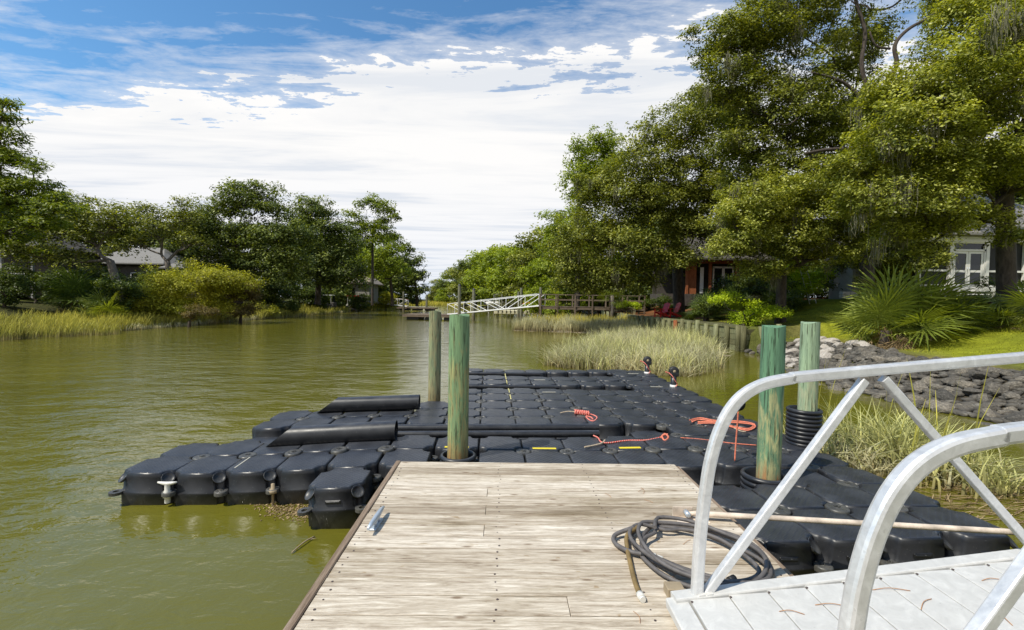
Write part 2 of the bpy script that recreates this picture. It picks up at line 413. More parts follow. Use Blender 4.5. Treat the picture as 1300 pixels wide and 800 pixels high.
def segdist(P, poly, closed=True):
    d = np.full(len(P), 1e9); idx = np.zeros(len(P), int); n = len(poly)
    for i in range(n if closed else n - 1):
        a = np.array(poly[i], float); b = np.array(poly[(i + 1) % n], float); ab = b - a
        t = np.clip(((P - a) @ ab) / (ab @ ab), 0, 1); q = a + t[:, None] * ab
        dd = np.hypot(*(P - q).T); m_ = dd < d; d[m_] = dd[m_]; idx[m_] = i
    return d, idx
def sst(a, b, x): t = np.clip((x - a) / (b - a), 0, 1); return t * t * (3 - 2 * t)
def vnoise(P, s, seed=0):
    r = np.random.default_rng(seed); g = r.random((64, 64)); x = P[:, 0] * s + 1000; y = P[:, 1] * s + 1000
    xi = np.floor(x).astype(int); yi = np.floor(y).astype(int); fx = x - xi; fy = y - yi
    fx = fx * fx * (3 - 2 * fx); fy = fy * fy * (3 - 2 * fy); G = lambda a, b: g[a % 64, b % 64]
    return (G(xi, yi) * (1 - fx) + G(xi + 1, yi) * fx) * (1 - fy) + (G(xi, yi + 1) * (1 - fx) + G(xi + 1, yi + 1) * fx) * fy
BULK = (8, 14)      # segments of the right shore that carry the timber bulkhead (indices into WP)
def height(P):
    P = np.asarray(P, float).reshape(-1, 2)
    ins = inside(P, WP); d, idx = segdist(P, WP)
    z = np.where(ins, -np.clip(.05 + .22 * d, 0, 1.3), 0.)
    right = P[:, 0] > -17 - .0 * P[:, 1]
    right = np.where(P[:, 1] > 60, P[:, 0] > 12 - (P[:, 1] - 60) * .32, right)
    bulk = (idx >= BULK[0]) & (idx <= BULK[1])
    zr = .66 * sst(0, 2.3, d) + 1.75 * sst(2.4, 13, d) + .8 * sst(15, 30, d)
    zb = 1.08 * sst(.12, .3, d) + 1.45 * sst(1.6, 11, d) + .8 * sst(15, 30, d)
    zfar = .5 * sst(0, 2, d) + 1.0 * sst(3, 20, d)
    zr = np.where(P[:, 1] > 52, zfar, np.where(bulk, zb, zr))
    zl = .38 * sst(0, 3, d) + .85 * sst(3.5, 9, d) + .8 * sst(9, 30, d)
    zl = np.where((P[:, 1] > 118) & (P[:, 0] < 0), .25 * sst(0, 3, d), zl)
    zz = np.where(right, zr, zl) + (vnoise(P, .7, 3) - .5) * .12 * sst(.5, 3, d)
    z = np.where(ins, z, zz)
    for I, hh in ((ISL1, .08), (ISL2, .035), (ISL3, .03)):
        ii = inside(P, I); di, _ = segdist(P, I); sd = np.where(ii, di, -di)
        z = np.maximum(z, np.where(sd > -2.5, hh * sst(-.5, .5, sd) * 1.6 - .06 - .25 * sst(.1, -2.5, sd) + (vnoise(P, 2.3, 5) - .5) * .05, -9))
    return z
def hz(x, y): return float(height([(x, y)])[0])

xs = np.concatenate([-np.geomspace(900, 33, 26), np.arange(-32, 0, .5), np.arange(0, 15, .22), np.arange(15, 34, .5), np.geomspace(35, 900, 26)])
ys = np.concatenate([[-300, -120, -60, -30, -15, -8], np.arange(-5, 3, 1), np.arange(3, 22, .25), np.arange(22, 50, .4), np.arange(50, 180, 2.2), np.geomspace(185, 2500, 22)])
GX, GY = np.meshgrid(xs, ys); PP = np.stack([GX.ravel(), GY.ravel()], 1); HZ = height(PP)
nx, ny = len(xs), len(ys); ii = np.arange((ny - 1) * nx).reshape(ny - 1, nx)[:, :-1].ravel()
FC = np.stack([ii, ii + 1, ii + 1 + nx, ii + nx], 1)
me = quads_mesh('ground', np.column_stack([PP, HZ]), faces=FC, smooth=True)
dS, _ = segdist(PP, WP); insW = inside(PP, WP)
col = np.tile(np.array([.045, .042, .018]), (len(PP), 1))
n1 = vnoise(PP, .5, 8); n2 = vnoise(PP, 1.7, 9)
def setc(mask, c):
    global col
    col = col * (1 - mask[:, None]) + np.array(c) * mask[:, None]
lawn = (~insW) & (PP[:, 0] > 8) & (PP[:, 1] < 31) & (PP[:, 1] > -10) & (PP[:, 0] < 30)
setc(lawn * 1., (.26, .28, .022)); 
setc(np.where(lawn, sst(3.7 + n2 * 1.2, 2.3, dS), 0), (.20, .15, .08)); setc(np.where(lawn, sst(2.4, 1.9, dS), 0), (.06, .05, .035))  # brown edge strip and dark ground under the rocks, shade painted in
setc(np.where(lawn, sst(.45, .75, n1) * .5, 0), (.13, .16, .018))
straw = (~insW) & (PP[:, 0] > 6) & (PP[:, 1] >= 29) & (PP[:, 1] < 60)
setc(straw * 1., (.20, .085, .035)); setc(straw * sst(.45, .6, n2) * .6, (.07, .05, .025))
lb = (~insW) & (PP[:, 0] < -15) & (PP[:, 1] < 118)
setc(lb * 1., (.06, .06, .02)); setc(lb * sst(7, 11, dS) * sst(.4, .6, n1), (.10, .11, .02)); setc(lb * sst(3.8, 3, dS), (.09, .075, .045))
setc(((PP[:, 1] > 118) & (PP[:, 1] < 200) & (~insW)) * 1., (.30, .27, .05))
mud = np.maximum(insW * 1., sst(1.2, .5, dS) * (~lawn)); setc(mud, (.24, .20, .135))
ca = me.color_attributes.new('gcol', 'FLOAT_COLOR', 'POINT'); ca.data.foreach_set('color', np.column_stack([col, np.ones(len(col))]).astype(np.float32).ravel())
m, nt, p, _ = mat('ground_cover'); v = coords(nt)
n = noise(nt, v, 2.2, 9, .7); nf = noise(nt, v, 24, 4, .7)
c = mix(nt, 1.0, attr(nt, 'gcol', 'Color'), ramp(nt, n, [(.3, (.6, .6, .6)), (.7, (1.35, 1.35, 1.35))]), 'MULTIPLY')
c = mix(nt, 1.0, c, ramp(nt, nf, [(.3, (.55, .55, .5)), (.7, (1.4, 1.4, 1.4))]), 'MULTIPLY')
L(nt, c, p.inputs['Base Color']); p.inputs['Roughness'].default_value = .95; p.inputs['Specular IOR Level'].default_value = .1
bump(nt, p, nf, .8, .06)
tag(link('ground', me, m), kind='structure')

# water
m, nt, p, _ = mat('murky_green_water')
tcw = N(nt, 'ShaderNodeTexCoord'); sp = N(nt, 'ShaderNodeSeparateXYZ'); L(nt, tcw.outputs['Object'], sp.inputs[0])
v1 = coords(nt, (1.0, 1.7, 1), rot=(0, 0, .25))
na = noise(nt, v1, 4.2, 3, .55, .5); nb = noise(nt, v1, 13.0, 2, .5, .3); nc = noise(nt, v1, .9, 2, .5)
h = math_(nt, 'ADD', math_(nt, 'ADD', math_(nt, 'MULTIPLY', na, 1.0), math_(nt, 'MULTIPLY', nb, .24)), math_(nt, 'MULTIPLY', nc, 3.4))
# wind-ruffled on the open left side, calmer towards the right bank
calm = ramp(nt, math_(nt, 'ADD', math_(nt, 'MULTIPLY', sp.outputs[0], .06), math_(nt, 'MULTIPLY', noise(nt, coords(nt, (.5, .12, 1)), .35, 2), .9)), [(.0, 1.0), (.36, .30), (.7, .10)])
h = math_(nt, 'MULTIPLY', h, calm)
gcol = ramp(nt, noise(nt, coords(nt, (.25, .12, 1)), 1.0, 3), [(.3, (.100, .094, .010)), (.7, (.130, .120, .015))])
L(nt, gcol, p.inputs['Base Color']); p.inputs['Roughness'].default_value = .025; p.inputs['IOR'].default_value = 1.47
bump(nt, p, h, 1.0, .027)
M['water'] = m
wm = MB(); wm.add([(-900, -300, 0), (900, -300, 0), (900, 2500, 0), (-900, 2500, 0)], [(0, 1, 2, 3)])
# keep the sheet under the land everywhere by cutting it to the basin
wm = quads_mesh('water', np.array([(-120, -60, 0), (30, -60, 0), (30, 190, 0), (-120, 190, 0)], float))
tag(link('water', wm, M['water']), kind='structure')

# ------------------------------------------------------------------ vegetation generators
def leaves(centres, n_each, spread, size, aspect, updir, tint_c, seed, outward=None, flat=.6, upb=.6):
    r = np.random.default_rng(seed); k = len(centres)
    n_each = np.broadcast_to(n_each, (k,)); idx = np.repeat(np.arange(k), n_each); n = len(idx)
    g = r.normal(size=(n, 3)); g /= np.linalg.norm(g, axis=1)[:, None]; g *= (r.random(n) ** .45)[:, None]
    g[:, 2] *= flat
    P = centres[idx] + g * np.broadcast_to(spread, (k,))[idx][:, None]
    nr = r.normal(size=(n, 3)); nr[:, 2] = np.abs(nr[:, 2]) + upb
    if outward is not None: nr += outward[idx] * .7
    nr += g * .6
    nr /= np.linalg.norm(nr, axis=1)[:, None]
    t = np.cross(nr, r.normal(size=(n, 3))); t /= np.linalg.norm(t, axis=1)[:, None] + 1e-9; b = np.cross(nr, t)
    s = size * (.6 + .8 * r.random(n)); A = t * (s * .5)[:, None]; B = b * (s * .5 * aspect)[:, None]
    V = np.stack([P - A, P - B * 1.0 + A * .12, P + A, P + B + A * .12], 1).reshape(-1, 3)
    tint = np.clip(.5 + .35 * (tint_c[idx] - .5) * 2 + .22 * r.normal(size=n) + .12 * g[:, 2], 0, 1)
    return V, tint

def tree(name, label, cat, base, lobes, mt, leaf=.1, aspect=.5, dens=1.0, sub=.5, trunk=.3, seed=1, group=None,
         moss=0, bark='bark', fork=.35, flat=.6, aniso=.85, limb_sub=True, shell=.72, thin=.34, holes=.24, parts=('trunk', 'crown')):
    r = np.random.default_rng(seed); rr = random.Random(seed)
    base = Vector(base); root = empty(name, base, label, cat, group)
    cen = []; out = []; lob_i = []
    for li, (c, rad) in enumerate(lobes):
        c = np.array(c) - np.array(base); area = 4 * PI * rad * rad
        n = max(6, int(area / (sub * sub) * .62))
        d = r.normal(size=(n, 3)); d /= np.linalg.norm(d, axis=1)[:, None]
        low = d[:, 2] < -.35; d[low, 2] *= -.4; d /= np.linalg.norm(d, axis=1)[:, None]
        ph = r.random(3) * 6; wob = 1 + .20 * np.sin(d[:, 0] * 4 + ph[0]) * np.sin(d[:, 1] * 4.5 + ph[1]) + .12 * np.sin(d[:, 2] * 6 + ph[2])
        rf = (shell + (1.08 - shell) * r.random(n)) * wob
        inn = r.random(n) < thin; rf[inn] *= .35 + .6 * r.random(inn.sum())
        q = c + d * (rf * rad)[:, None] * np.array([1, 1, aniso])
        cen.append(q); out.append(d); lob_i += [li] * n
    cen = np.concatenate(cen); out = np.concatenate(out); lob_i = np.array(lob_i)
    f_ = 1 / (sub * 2.6); hole = .5 * vnoise(cen[:, [0, 2]], f_, seed + 3) + .5 * vnoise(cen[:, [1, 2]] + cen[:, [0, 0]] * .37, f_, seed + 4)
    keep = hole > holes; cen, out, lob_i = cen[keep], out[keep], lob_i[keep]
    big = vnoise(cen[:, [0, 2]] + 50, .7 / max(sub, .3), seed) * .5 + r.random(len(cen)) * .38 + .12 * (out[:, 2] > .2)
    nl = int(max(8, dens * (sub * sub * 4.4) / (leaf * leaf * aspect * .5) * .34))
    n_each = np.maximum(4, (nl * (.5 + r.random(len(cen))))).astype(int)
    V, tint = leaves(cen, n_each, sub * (.75 + .55 * r.random(len(cen))), leaf, aspect, None, big, seed + 1, out, flat)
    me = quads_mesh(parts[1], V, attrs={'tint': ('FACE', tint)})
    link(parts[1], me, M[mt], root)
    # trunk and limbs
    mb = MB(); cs = [Vector(c) - base for c, _ in lobes]; top = max(c.z for c in cs); zf = top * fork
    mean = sum(cs, Vector()) / len(cs); fk = Vector((mean.x * .18, mean.y * .18, zf))
    mb.tube(catmull([(0, 0, -.3), (0.03, 0, .15), Vector((fk.x * .4 + .1 * trunk, fk.y * .3, zf * .5)), fk], 4), [trunk * 1.5, trunk * 1.3, trunk * 1.15, trunk * 1.05, trunk, trunk * .97, trunk * .95, trunk * .93, trunk * .9, trunk * .88, trunk * .85, trunk * .82, trunk * .8][:13], 9)
    net = [(fk, trunk * .62), (Vector((fk.x * .6, fk.y * .6, zf * .8)), trunk * .6)]
    for li in sorted(range(len(cs)), key=lambda q: (cs[q] - fk).length):
        c = cs[li]; rad = lobes[li][1]
        a, wa = min(net, key=lambda t: (t[0] - c).length + .35 * (t[0] - fk).length + max(0, t[0].z - c.z) * .5)
        ln_ = (c - a).length; w = max(min(wa * .8, trunk * .6), trunk * .16)
        side_ = Vector((rr.uniform(-1, 1), rr.uniform(-1, 1), rr.uniform(-.5, .9))) * ln_ * .16
        pts = catmull([a, a.lerp(c, .33) + side_, a.lerp(c, .68) - side_ * .6 + Vector((0, 0, .05 * ln_)), c], 4)
        ws = [w * (1 - .62 * k / (len(pts) - 1)) for k in range(len(pts))]
        mb.tube(pts, ws, 8)
        net += [(pts[k], ws[k]) for k in range(len(pts) // 3, len(pts))]
        if limb_sub:
            ids = np.where(lob_i == li)[0]; step = max(1, len(ids) // 14)
            for k in ids[::step]:
                q = Vector(cen[k]); s0 = pts[rr.randint(len(pts) // 2, len(pts) - 1)]; w = ws[-1] * 1.6
                m1 = s0.lerp(q, .5) + Vector((rr.uniform(-.1, .1), rr.uniform(-.1, .1), rr.uniform(-.1, .12))) * (q - s0).length
                mb.tube(catmull([s0, m1, q], 3), [w * .36, w * .32, w * .28, w * .24, w * .2, w * .14, w * .08], 5, cap=False)
    mb.build(parts[0], M[bark], root)
    if moss:
        k = len(cen); pick = r.choice(k, moss); A = cen[pick] + r.normal(size=(moss, 3)) * .15 * np.array([1, 1, .3])
        ns = 42; idx = np.repeat(np.arange(moss), ns); n = len(idx); ln = (.25 + .75 * r.random(moss) ** 1.6)[idx] * (.4 + .6 * r.random(n))
        P = A[idx] + r.normal(size=(n, 3)) * np.array([.12, .12, .16]); w = .008 + .010 * r.random(n)
        sw = r.normal(size=(n, 3)) * .05; sw[:, 2] = 0; th = r.random(n) * PI; sx = np.stack([np.cos(th), np.sin(th), 0 * th], 1) * w[:, None]
        z = np.zeros((n, 3)); z[:, 2] = ln
        V = np.stack([P - sx, P + sx, P + sx * .8 - z * .5 + sw, P - sx * .8 - z * .5 + sw, P - sx * .8 - z * .5 + sw, P + sx * .8 - z * .5 + sw, P + sx * .15 - z, P - sx * .15 - z], 1).reshape(-1, 3)
        link('moss', quads_mesh('moss', V, attrs={'tint': ('FACE', np.repeat(r.random(n), 2))}), M['moss'], root)
    return root
def LB(Y, *ps, k=1.14):
    """lobes: (px, py, r_px[, dY])"""
    o = []
    for q in ps:
        y = Y + (q[3] if len(q) > 3 else 0); o.append((at(q[0], q[1], y), q[2] / F * y * k))
    return o

def grass(name, P, z, hgt, width, lean, m, seed, wind=(.0, .0), segs=3, bend=1.0):
    r = np.random.default_rng(seed); n = len(P); H = hgt * (.5 + .55 * r.random(n)) * (.62 + .7 * vnoise(P, 1.25, seed + 40)); th = r.random(n) * 2 * PI
    W = width * (.6 + .8 * r.random(n)); side = np.stack([np.cos(th), np.sin(th), 0 * th], 1)
    ld = r.random(n) * 2 * PI; ln = lean * (.2 + 1.0 * r.random(n)) ; D = np.stack([np.cos(ld) * ln + wind[0], np.sin(ld) * ln + wind[1], 0 * ld], 1)
    B = np.column_stack([P, z - .03]); pts = []; wd = [1, .85, .55, .08]
    fr = np.linspace(0, 1, segs + 1)
    for k, t in enumerate(fr):
        q = B + D * (H * t ** (1.2 + bend))[:, None]; q[:, 2] += H * t * (1 - .28 * ln * bend * t); pts.append((q, wd[min(k, 3)] if segs == 3 else (1 - t * .9)))
    V = []; hh = []
    for k in range(segs):
        (a, wa), (b, wb) = pts[k], pts[k + 1]
        V.append(np.stack([a - side * (W * wa)[:, None], a + side * (W * wa)[:, None], b + side * (W * wb)[:, None], b - side * (W * wb)[:, None]], 1))
        hh.append(np.broadcast_to(np.array([fr[k], fr[k], fr[k + 1], fr[k + 1]]), (n, 4)))
    V = np.stack(V, 1).reshape(-1, 3); hh = np.stack(hh, 1).reshape(-1)
    t = np.clip(.5 + .25 * r.normal(size=n) + (vnoise(P, .8, seed) - .5) * .5, 0, 1)
    me = quads_mesh(name, V, attrs={'tint': ('FACE', np.repeat(t, segs)), 'h': ('POINT', hh)})
    return link(name, me, M[m])
def scatter_poly(poly, n, seed, edge=0, pw=None):
    r = np.random.default_rng(seed); lo, hi = poly.min(0), poly.max(0); out = []
    while sum(map(len, out)) < n:
        P = lo + (hi - lo) * r.random((n * 2, 2)); P = P[inside(P, poly)]
        P = P[r.random(len(P)) < .16 + .84 * sst(.25, .6, vnoise(P, 1.4, seed))]
        out.append(P)
    return np.concatenate(out)[:n]

def fan_plant(root, n, rad, hgt, seed, m='palm', trunk=None, droop=.5, leafl=.78, el=(.05, 1.25), part='fronds', wid=.045):
    """fan palm fronds: stalk + radiating folded leaflets"""
    rr = random.Random(seed); VS = []; T = []
    for i in range(n):
        az = rr.random() * 2 * PI; e = rr.uniform(*el); R = rad * rr.uniform(.55, 1.0)
        d = Vector((math.cos(az) * math.cos(e), math.sin(az) * math.cos(e), math.sin(e))); b0 = Vector((rr.uniform(-.22, .22) * rad, rr.uniform(-.12, .12) * rad, hgt + rr.uniform(-.1, .1)))
        ls = R * (1 - .45); hub = b0 + d * ls - Vector((0, 0, droop * .15 * R * (1 - e / 1.6)))
        s = d.cross(Vector((0, 0, 1))).normalized(); upv = s.cross(d).normalized(); tilt = rr.uniform(-.5, .5); s2 = (s * math.cos(tilt) + upv * math.sin(tilt)); w = .012
        VS.append([b0 - s * w, b0 + s * w, hub + s * w * .6, hub - s * w * .6]); T.append(.25)
        nl = 22; tint = rr.random()
        for k in range(nl):
            a = (k / (nl - 1) - .5) * 4.1; L_ = leafl * R * (.72 + .28 * math.cos(a * .55)) * rr.uniform(.9, 1.08)
            dd = (d * math.cos(a) + s2 * math.sin(a)).normalized(); pw = dd.cross(s2.cross(d)).normalized()
            mid = hub + dd * L_ * .55 + Vector((0, 0, -.03 * L_ * droop)); tip = hub + dd * L_ + Vector((0, 0, -(.05 + .20 * rr.random()) * L_ * droop)); ww = wid * R * .75
            VS.append([hub, mid - pw * ww * .5, mid, mid + pw * ww * .5]); VS.append([mid - pw * ww * .5, tip, tip + Vector((0, 0, .002)), mid + pw * ww * .5])
            T += [min(1, max(0, tint * .6 + .4 * rr.random()))] * 2
    V = np.array([[tuple(q) for q in f] for f in VS], float).reshape(-1, 3)
    return link(part, quads_mesh(part, V, attrs={'tint': ('FACE', np.array(T))}), M[m], root)

def shrub(name, label, base, rx, h, mt, leaf, seed, cat='shrub', group=None, n=None, dens=1.0):
    base = Vector(base); rr = random.Random(seed); lob = []
    for i in range(n or max(3, int(rx * 3))):
        a = rr.random() * 2 * PI; q = rr.random() ** .6 * rx * .7; s = rr.uniform(.55, .8)
        rad = min(rx * .5, h * .42) * s * 1.3
        lob.append((base + Vector((math.cos(a) * q, math.sin(a) * q * .7, h * rr.uniform(.3, 1.0) - rad * .6 + .05)), rad))
    return tree(name, label, cat, base, lob, mt, leaf=leaf, aspect=.5, dens=dens, sub=max(.16, min(rx, h) * .2), trunk=.05 + .02 * h, seed=seed, group=group, fork=.2, parts=('stem', 'foliage'), limb_sub=False, aniso=.9)

# ------------------------------------------------------------------ trees, right bank
tree('live_oak', 'sunlit live oak at the right edge, its leafy branches hanging over the white porch', 'tree', (18.0, 16.6, hz(18.0, 16.6)),
     LB(15.2, (1205, 130, 72), (1268, 72, 62), (1150, 195, 58), (1232, 218, 58), (1300, 150, 60, .6), (1112, 262, 44, .4), (1165, 262, 44), (1180, 288, 30, .5), (1140, 300, 24, .4), (1250, 282, 22, .8), (1200, 296, 18, .6), (1172, 322, 16, .8), (1288, 300, 18), (1232, 25, 40, 1), (1330, 60, 60, 1), (1335, 210, 60, 1), (1300, 232, 36, .6), (1142, 130, 36, 1), (1090, 225, 34, 1)),
     'oak_light', leaf=.105, dens=1.15, sub=.40, trunk=.29, seed=21, moss=95, fork=.52)
big_oak = tree('live_oak', 'tallest live oak with grey moss on long bare limbs, rising behind the lawn', 'tree', (18.6, 24, hz(18.6, 24)),
     LB(22.5, (955, 62, 56), (925, 118, 42), (1010, 18, 58), (985, 150, 58), (1052, 100, 52, 1), (1045, 175, 46, 1), (1090, 52, 30, 2), (1000, 210, 44), (1200, -25, 34, 2), (1090, 150, 44, 2.5), (940, 190, 36), (1080, 215, 44, 1), (1240, 0, 50, 3), (960, 240, 36, 1), (1130, 210, 50, 3), (1195, 150, 44, 4), (1200, 230, 50, 4), (1110, 290, 40, 4), (1125, 318, 30, 2), (1160, 310, 26, 3), (1150, 338, 22, 1.5), (1185, 330, 18, 1), (1120, 350, 20, 2.5), (1085, 335, 24, 3), (1090, -30, 50, 1), (930, 60, 30)),
     'oak', leaf=.13, dens=.95, sub=.5, trunk=.36, seed=22, moss=190, fork=.42, holes=.28)
for Y_, pl_, r0, r1 in ((20.6, [(1108, 250), (1099, 190), (1106, 135), (1094, 85), (1098, 40), (1086, -5), (1096, -50)], .11, .06), (20.2, [(1101, 205), (1085, 191), (1052, 190), (1022, 195)], .13, .05),
        (20.4, [(1103, 150), (1122, 112), (1138, 84), (1136, 58), (1152, 38), (1182, 20), (1215, -8)], .11, .05), (20.3, [(1100, 135), (1076, 108), (1050, 97), (1030, 92)], .09, .03), (20.2, [(1130, 62), (1112, 58), (1104, 40)], .05, .03), (20.4, [(1012, 150), (1002, 158), (985, 157)], .03, .02), (20.5, [(1140, 95), (1146, 110), (1143, 88)], .05, .04)):
    P3 = catmull([at(a_, b_, Y_) - big_oak.location for a_, b_ in pl_], 5); mb = MB(); mb.tube(P3, [r0 + (r1 - r0) * k / (len(P3) - 1) for k in range(len(P3))], 8); mb.build('limb', M['bark'], big_oak)
tree('live_oak', 'low spreading oak with pale glossy leaves at the back of the lawn', 'tree', (13.3, 22.6, hz(13.3, 22.6)),
     LB(21.0, (962, 268, 44), (1012, 255, 46), (1052, 285, 44), (945, 312, 36), (1000, 312, 40), (1068, 322, 30), (1028, 330, 26), (922, 322, 22), (965, 345, 24), (1095, 300, 30), (930, 280, 30)),
     'oak_light', leaf=.115, dens=1.0, sub=.42, trunk=.26, seed=23, moss=26, fork=.42)
tree('live_oak', 'broad olive live oak hanging moss over the brown boardwalk', 'tree', (9.9 + 2.2, 33, hz(12.1, 33)),
     LB(29.5, (862, 172, 42), (905, 205, 46), (822, 218, 44), (785, 262, 44), (868, 250, 52), (748, 305, 38), (802, 318, 42), (880, 300, 40), (735, 345, 28), (775, 352, 26), (842, 335, 28), (828, 275, 44), (930, 150, 34, 2), (895, 140, 28), (910, 255, 40, 2), (720, 325, 24), (760, 240, 26), (722, 362, 18), (755, 366, 20), (792, 364, 20), (830, 362, 14), (860, 330, 24), (815, 345, 24)),
     'oak', leaf=.16, dens=.85, sub=.62, trunk=.42, seed=24, moss=90, fork=.42)
tree('pine_tree', 'bright green pine standing behind the olive oak by the boardwalk', 'tree', (6.5, 46, 1.5),
     LB(46, (748, 195, 24), (770, 182, 18), (732, 225, 24), (742, 252, 26), (722, 278, 26), (712, 308, 24), (706, 335, 20), (760, 220, 26), (775, 205, 18), (736, 300, 30)),
     'bright', leaf=.30, aspect=.4, dens=.8, sub=.8, trunk=.3, seed=25, fork=.6, shell=.6)
far_g = 'trees lining the far right bank'
k = 0
protos_far = []
for i, (sd, mt_) in enumerate(((31, 'bright'), (32, 'oak'), (33, 'bright'), (34, 'oak_dark'))):
    rr_ = random.Random(sd); lob = [(Vector((rr_.uniform(-3.2, 3.2), rr_.uniform(-3, 3), rr_.uniform(2.0, 10.5))), rr_.uniform(1.8, 2.9)) for _ in range(13)] + [(Vector((rr_.uniform(-2.6, 2.6), rr_.uniform(-2.6, 2.6), 1.9)), 2.1) for _ in range(3)] + [(Vector((0, 0, 11.2)), 1.6)]
    t = tree('broadleaf_tree', 'x', 'tree', (0, 0, 0), lob, mt_, leaf=.46, aspect=.55, dens=.75, sub=1.0, trunk=.3, seed=sd, fork=.5, limb_sub=False)
    protos_far.append(t)
used = set()
def place_far(i, x, y, s, rz, label, group, sz=None):
    o = protos_far[i] if i not in used else copy_tree(protos_far[i]); used.add(i)
    o.location = (x, y, max(.2, hz(x, y)) - .3); o.scale = (s, s, sz or s); o.rotation_euler = (0, 0, rz); tag(o, label, 'tree', group); return o
# right bank far treeline: (px, Y, scale)
lab_b = ['bright green broadleaf tree in the far treeline', 'olive broadleaf tree in the far treeline', 'bright green broadleaf tree in the far treeline', 'dark broadleaf tree in the far treeline']
for (px, Y, s, i) in ((700, 52, .55, 0), (688, 60, .62, 2), (668, 72, .82, 1), (650, 84, .98, 0), (632, 98, 1.12, 2), (646, 112, 1.25, 1), (618, 122, 1.25, 0), (604, 130, 1.15, 3), (590, 150, 1.1, 1), (574, 165, .95, 0), (561, 178, .78, 3), (549, 190, .62, 1), (556, 200, .8, 1), (680, 88, 1.1, 3), (712, 75, 1.2, 1), (735, 62, 1.0, 3), (760, 55, .95, 2), (662, 130, 1.3, 3), (610, 160, 1.3, 2), (585, 185, 1.2, 3), (715, 48, .42, 2)):
    place_far(i, (px - 650) / F * Y, Y, s, random.random() * 6, lab_b[i], far_g + (' (olive)' if i == 1 else ' (dark)' if i == 3 else ' (bright)'), s * 1.0)
# dense wood behind the right-hand trees
for (x, Y, s, i) in ((16, 45, .8, 3), (22, 42, .8, 3), (28, 38, .85, 1), (35, 36, .95, 3), (42, 34, 1.0, 3), (38, 46, 1.1, 1), (27, 50, 1.1, 3), (14, 58, .95, 1), (20, 60, 1.1, 3), (32, 58, 1.1, 1), (46, 42, 1.2, 3), (34, 27.5, .55, 3)):
    place_far(i, x, Y, s, random.random() * 6, 'shaded broadleaf tree in the wood behind the right-hand houses', 'trees behind the right-hand houses')

# ------------------------------------------------------------------ trees, left bank
tree('pine_tree', 'tall pine at the left edge of the photo with layered needles', 'tree', (-31, 27, 1.5),
     LB(27, (-15, 150, 26), (2, 175, 18), (10, 205, 24), (-10, 235, 34), (45, 215, 12), (40, 240, 24), (12, 260, 30), (70, 262, 20), (55, 285, 26), (5, 300, 34), (-30, 190, 34), (6, 132, 9), (88, 268, 14)),
     'pine', leaf=.26, aspect=.28, dens=.75, sub=.6, trunk=.3, seed=41, fork=.5, flat=.4, shell=.5)
tree('live_oak', 'grey-olive oak with twiggy crown beside the left pine', 'tree', (-28.5, 33, 1.6),
     LB(33, (95, 262, 22), (120, 280, 24), (75, 295, 26), (140, 290, 22), (150, 275, 16), (110, 305, 26), (170, 285, 18), (60, 255, 16), (60, 330, 24), (30, 320, 26), (95, 335, 24), (10, 318, 20, -2), (45, 300, 24, -1)),
     'oak', leaf=.19, dens=.55, sub=.55, trunk=.3, seed=42, bark='bark_grey', fork=.4)
tree('live_oak', 'thin-crowned oak above the grey house roofs', 'tree', (-30, 40, 1.8),
     LB(40, (190, 280, 20), (215, 288, 22), (160, 300, 20), (240, 278, 16), (200, 300, 18), (180, 268, 12), (230, 262, 12), (148, 265, 10), (150, 318, 20), (170, 310, 14), (245, 308, 16)),
     'oak', leaf=.2, dens=.5, sub=.6, trunk=.26, seed=43, bark='bark_grey', fork=.4)
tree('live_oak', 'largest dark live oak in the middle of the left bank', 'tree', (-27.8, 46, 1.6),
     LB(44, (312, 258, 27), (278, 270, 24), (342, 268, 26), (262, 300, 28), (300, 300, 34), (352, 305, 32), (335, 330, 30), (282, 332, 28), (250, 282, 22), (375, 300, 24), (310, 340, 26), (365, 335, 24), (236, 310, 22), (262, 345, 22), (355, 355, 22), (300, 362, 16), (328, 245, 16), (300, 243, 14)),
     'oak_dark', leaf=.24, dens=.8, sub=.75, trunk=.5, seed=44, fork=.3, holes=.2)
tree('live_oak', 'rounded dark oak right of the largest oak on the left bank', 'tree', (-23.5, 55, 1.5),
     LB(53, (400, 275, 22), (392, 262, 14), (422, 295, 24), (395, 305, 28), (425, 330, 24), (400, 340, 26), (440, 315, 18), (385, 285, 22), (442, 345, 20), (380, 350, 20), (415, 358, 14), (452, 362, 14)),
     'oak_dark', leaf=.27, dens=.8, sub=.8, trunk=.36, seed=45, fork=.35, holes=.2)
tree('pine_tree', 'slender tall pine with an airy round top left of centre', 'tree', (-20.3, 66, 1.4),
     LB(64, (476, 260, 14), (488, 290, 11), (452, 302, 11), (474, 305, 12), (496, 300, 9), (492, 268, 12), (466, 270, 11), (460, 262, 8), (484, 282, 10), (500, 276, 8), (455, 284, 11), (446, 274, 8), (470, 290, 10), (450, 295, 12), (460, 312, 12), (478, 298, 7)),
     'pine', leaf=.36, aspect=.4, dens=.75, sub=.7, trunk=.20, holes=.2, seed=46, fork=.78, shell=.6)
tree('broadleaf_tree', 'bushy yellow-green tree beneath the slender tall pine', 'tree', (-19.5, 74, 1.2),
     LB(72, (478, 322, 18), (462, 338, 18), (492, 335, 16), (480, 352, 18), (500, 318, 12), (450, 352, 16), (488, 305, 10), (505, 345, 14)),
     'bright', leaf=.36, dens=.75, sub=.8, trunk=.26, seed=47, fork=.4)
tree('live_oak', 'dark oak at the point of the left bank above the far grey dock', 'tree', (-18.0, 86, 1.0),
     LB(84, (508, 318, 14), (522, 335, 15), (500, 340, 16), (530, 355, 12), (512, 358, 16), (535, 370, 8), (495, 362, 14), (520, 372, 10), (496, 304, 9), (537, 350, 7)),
     'oak_dark', leaf=.42, dens=.85, sub=.9, trunk=.3, seed=48, fork=.35)
